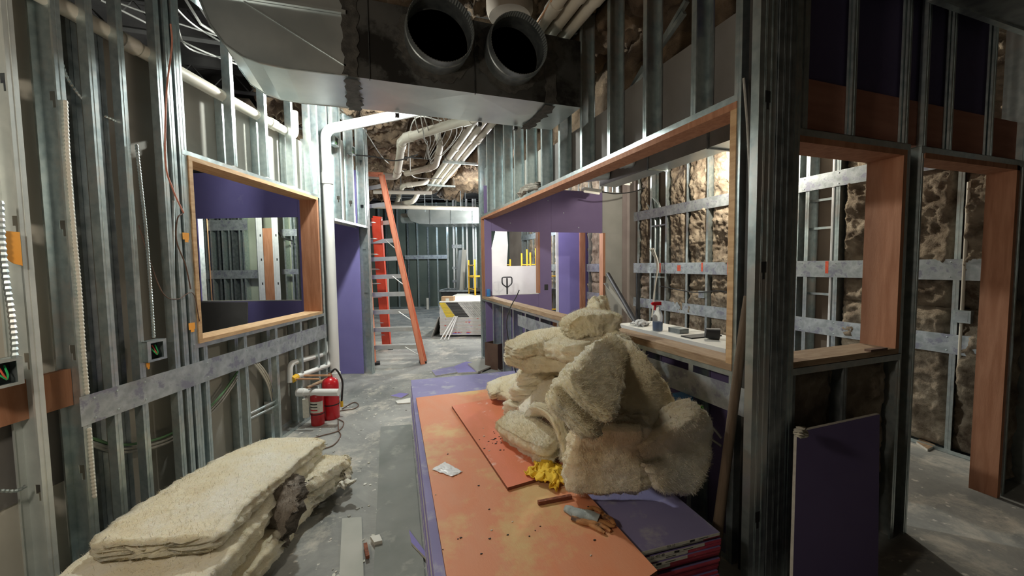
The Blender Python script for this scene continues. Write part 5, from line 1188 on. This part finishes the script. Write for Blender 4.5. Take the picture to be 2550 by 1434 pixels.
# spray bottle
sp = V((2.44, 2.93, .981)); t = thing('spray_bottle', 'clear spray bottle with blue liquid and a red trigger on the white table', 'bottle', sp)
b = MB(); b.lathe([(.001, 0), (.042, 0), (.045, .01), (.045, .13), (.034, .18), (.015, .21), (.014, .23), (.001, .23)], 20, sp); part('bottle_body', b, CLR, t, smooth=True)
b = MB(); b.lathe([(.001, .003), (.040, .003), (.042, .012), (.042, .085), (.001, .085)], 20, sp); part('liquid', b, BLUEL, t, smooth=True)
b = MB(); b.box((sp.x-.055, sp.y-.012, sp.z+.235), (sp.x+.03, sp.y+.012, sp.z+.265)); b.box((sp.x-.07, sp.y-.008, sp.z+.243), (sp.x-.055, sp.y+.008, sp.z+.258)); part('spray_head', b, RED, t)
b = MB(); b.prism([sp+V((-.035, -.006, .235)), sp+V((-.022, -.006, .235)), sp+V((-.03, -.006, .19)), sp+V((-.04, -.006, .19))], (0, .012, 0)); part('trigger', b, RED, t)
b = MB(); b.box((2.50, 2.72, .9805), (2.60, 2.86, 1.02)); tag(obj('grey_tool_case', b, GD), 'small dark case on the white table behind the spray bottle', 'case')
b = MB(); b.box((2.42, 2.50, .9805), (2.74, 2.62, .99)); tag(obj('dark_notebook', b, BLK), 'flat dark pad lying across the white table', 'pad')
b = MB(); b.tube([V((2.52, 2.46, 1.03)), V((2.60, 2.40, 1.02))], [.04, .052], 16); tag(obj('black_cup', b, BLK, smooth=True), 'black pipe cup lying beside the flat dark pad', 'cup')
cloth('rag', [V((2.40, 3.28, 0)), V((2.58, 3.36, 0)), V((2.60, 3.22, 0)), V((2.44, 3.14, 0))], .984, .03, pm('white_rag', (.5, .5, .5), (.6, .6, .6), 6, .9), 'crumpled whitish rag at the far end of the white table', 'cloth', 17, 20, .003, .03, 8)
b = MB(); b.tube([V((3.35, 5.9, 1.55)), V((3.62, 5.35, .02))], .035, 10)
o = obj('black_pipe', MB().tube([PL(1514, 682, (0, 5.9, 0), (0,1,0)), PL(1582, 800, (0, 4.9, 0), (0,1,0))] + [], .035, 10), BLK, smooth=True); tag(o, 'black pipe leaning against the grey board panel', 'pipe')
a_ = PL(1514, 682, (0, 6.2, 0), (0,1,0)); c_ = PL(1584, 806, (0, 5.0, 0), (0,1,0)); d_ = (c_-a_); e_ = a_ + d_*((a_.z)/(-d_.z)); 
bpy.data.objects.remove(o); o = obj('black_pipe', MB().tube([a_, e_ + V((0,0,.02))], .035, 10), BLK, smooth=True); tag(o, 'black pipe leaning against the grey board panel', 'pipe')
a_ = PL(1589, 680, (4.2, 0, 0), (1,0,0)); o = obj('black_pipe', MB().tube([a_, V((a_.x, a_.y, .01))], .035, 10), BLK, smooth=True); tag(o, 'upright black pipe in front of the wool wall', 'pipe')
a_ = PL(1510, 705, (0, 6.2, 0), (0,1,0)); o = obj('grey_board', MB().prism([a_+V((-.05,0,0)), a_+V((.02,0,0)), V((a_.x+.55, 5.3, 0)), V((a_.x+.48, 5.3, 0))], (0, .02, 0)), GREYP); tag(o, 'thin grey slat leaning behind the black pipe', 'board')
# coils of cable dropping from the outer wall
for i in range(3): cable('wall_cable', [FO.p(so(u), .03+.01*i, FO.sz(u, v)[1]) for u, v in ((1622+6*i, 618), (1640+3*i, 660), (1634+2*i, 720), (1628+2*i, 790))], .009, PVC, 'pale cable hanging beside the steel conduits', 'cable', group='pale cables beside the conduits')
cable('wall_cable', [FO.p(so(u), .04, FO.sz(u, v)[1]) for u, v in ((1650, 712), (1700, 722), (1740, 728), (1800, 724), (1825, 730))], .008, BLK, 'dark cable running level across the wool wall to the junction box')
# bluish floor tape line etc. seen through the doorway
fsheet('torn_facing', [(2290, 1090), (2330, 1108), (2310, 1118), (2282, 1100)], .001, .02, LUMD, 'torn scrap of wool facing on the slab at the outer wall', 'scrap')

# ================================================================== NEAR RIGHT: purple board, pole, tape roll
a_, c_ = PL(1985, 1062, (0, 1.255, 0), (0,1,0)), PL(2190, 1044, (0, 1.255, 0), (0,1,0))
ztop = (a_.z + c_.z)/2
b = MB(); P = [V((a_.x, 1.255, ztop)), V((c_.x, 1.255, ztop)), V((2.20, 1.10, 0)), V((1.62, 1.10, 0))]; b.prism(P, (0, .014, .002)); b.mi = [0, 0, 1, 1, 1, 1]
tag(obj('leaning_purple_board', b, [PURD, CORE]), 'dark purple drywall offcut leaning under the small window', 'board')
t_ = batt('wool_tuft', [Z(1985, 1080, .83), Z(1993, 1078, .83), Z(1998, 1076, .83)], DEP, .03, .04, CREAM, 77, .012, 8); t_.location = (0, 0, 0); tag(t_, 'small pale wool tuft at the corner of the leaning purple offcut', 'tuft')
pt = PL(1862, 737, (1.66, 0, 0), (1,0,0)); pb = V((1.53, 1.40, .0)); pb = PL(1795, 1262, (1.57, 0, 0), (1,0,0)); d = (pb-pt); pe = pt + d*(pt.z/(-d.z)); pe.z = .015
b = MB(); b.tube([pt.lerp(pe, i/10) for i in range(11)], [.017, .021, .021, .022, .022, .023, .023, .024, .025, .027, .027], 12); tag(obj('wooden_pole', b, POLEM, smooth=True), 'weathered wooden pole leaning at the corner post', 'pole')
gx = FR.p(1.80, .05, .77); t = thing('green_box_tape', 'blue box with bright green tape fixed on the partition stud', 'box', gx)
b = MB(); b.box((gx.x-.02, gx.y-.02, gx.z-.045), (gx.x+.05, gx.y+.07, gx.z+.05)); part('box_body', b, BLUE, t)
b = MB(); b.box((gx.x-.025, gx.y-.11, gx.z-.055), (gx.x+.04, gx.y-.022, gx.z+.02)); part('green_tape', b, GRNT, t)
for i, (uvs) in enumerate(([(1735, 1040), (1760, 1080), (1800, 1110)], [(1670, 1015), (1700, 1008), (1725, 1012)], [(1745, 1035), (1775, 1060), (1800, 1090)])):
    cable('loose_cable', [FR.p(FR.su(u, v, .0), .01, FR.sz(u, v, .0)[1]) for u, v in uvs], .006, WIRE, ('loose grey cable dropping from the green taped box', 'loose grey cable entering the green taped box', 'second loose cable dropping near the weathered pole')[i])
slab(FR, WR, 'wood_post', 1.40, 1.47, .02, .80, -.10, -.02, ORW)
b = MB(); q = V((2.45, 1.30, 1.118)); b.box((q.x, q.y, q.z), (q.x+.14, q.y+.03, q.z+.012)); tag(obj('hand_tool', b, WIRED), 'small dark tool lying on the near window sill', 'tool')
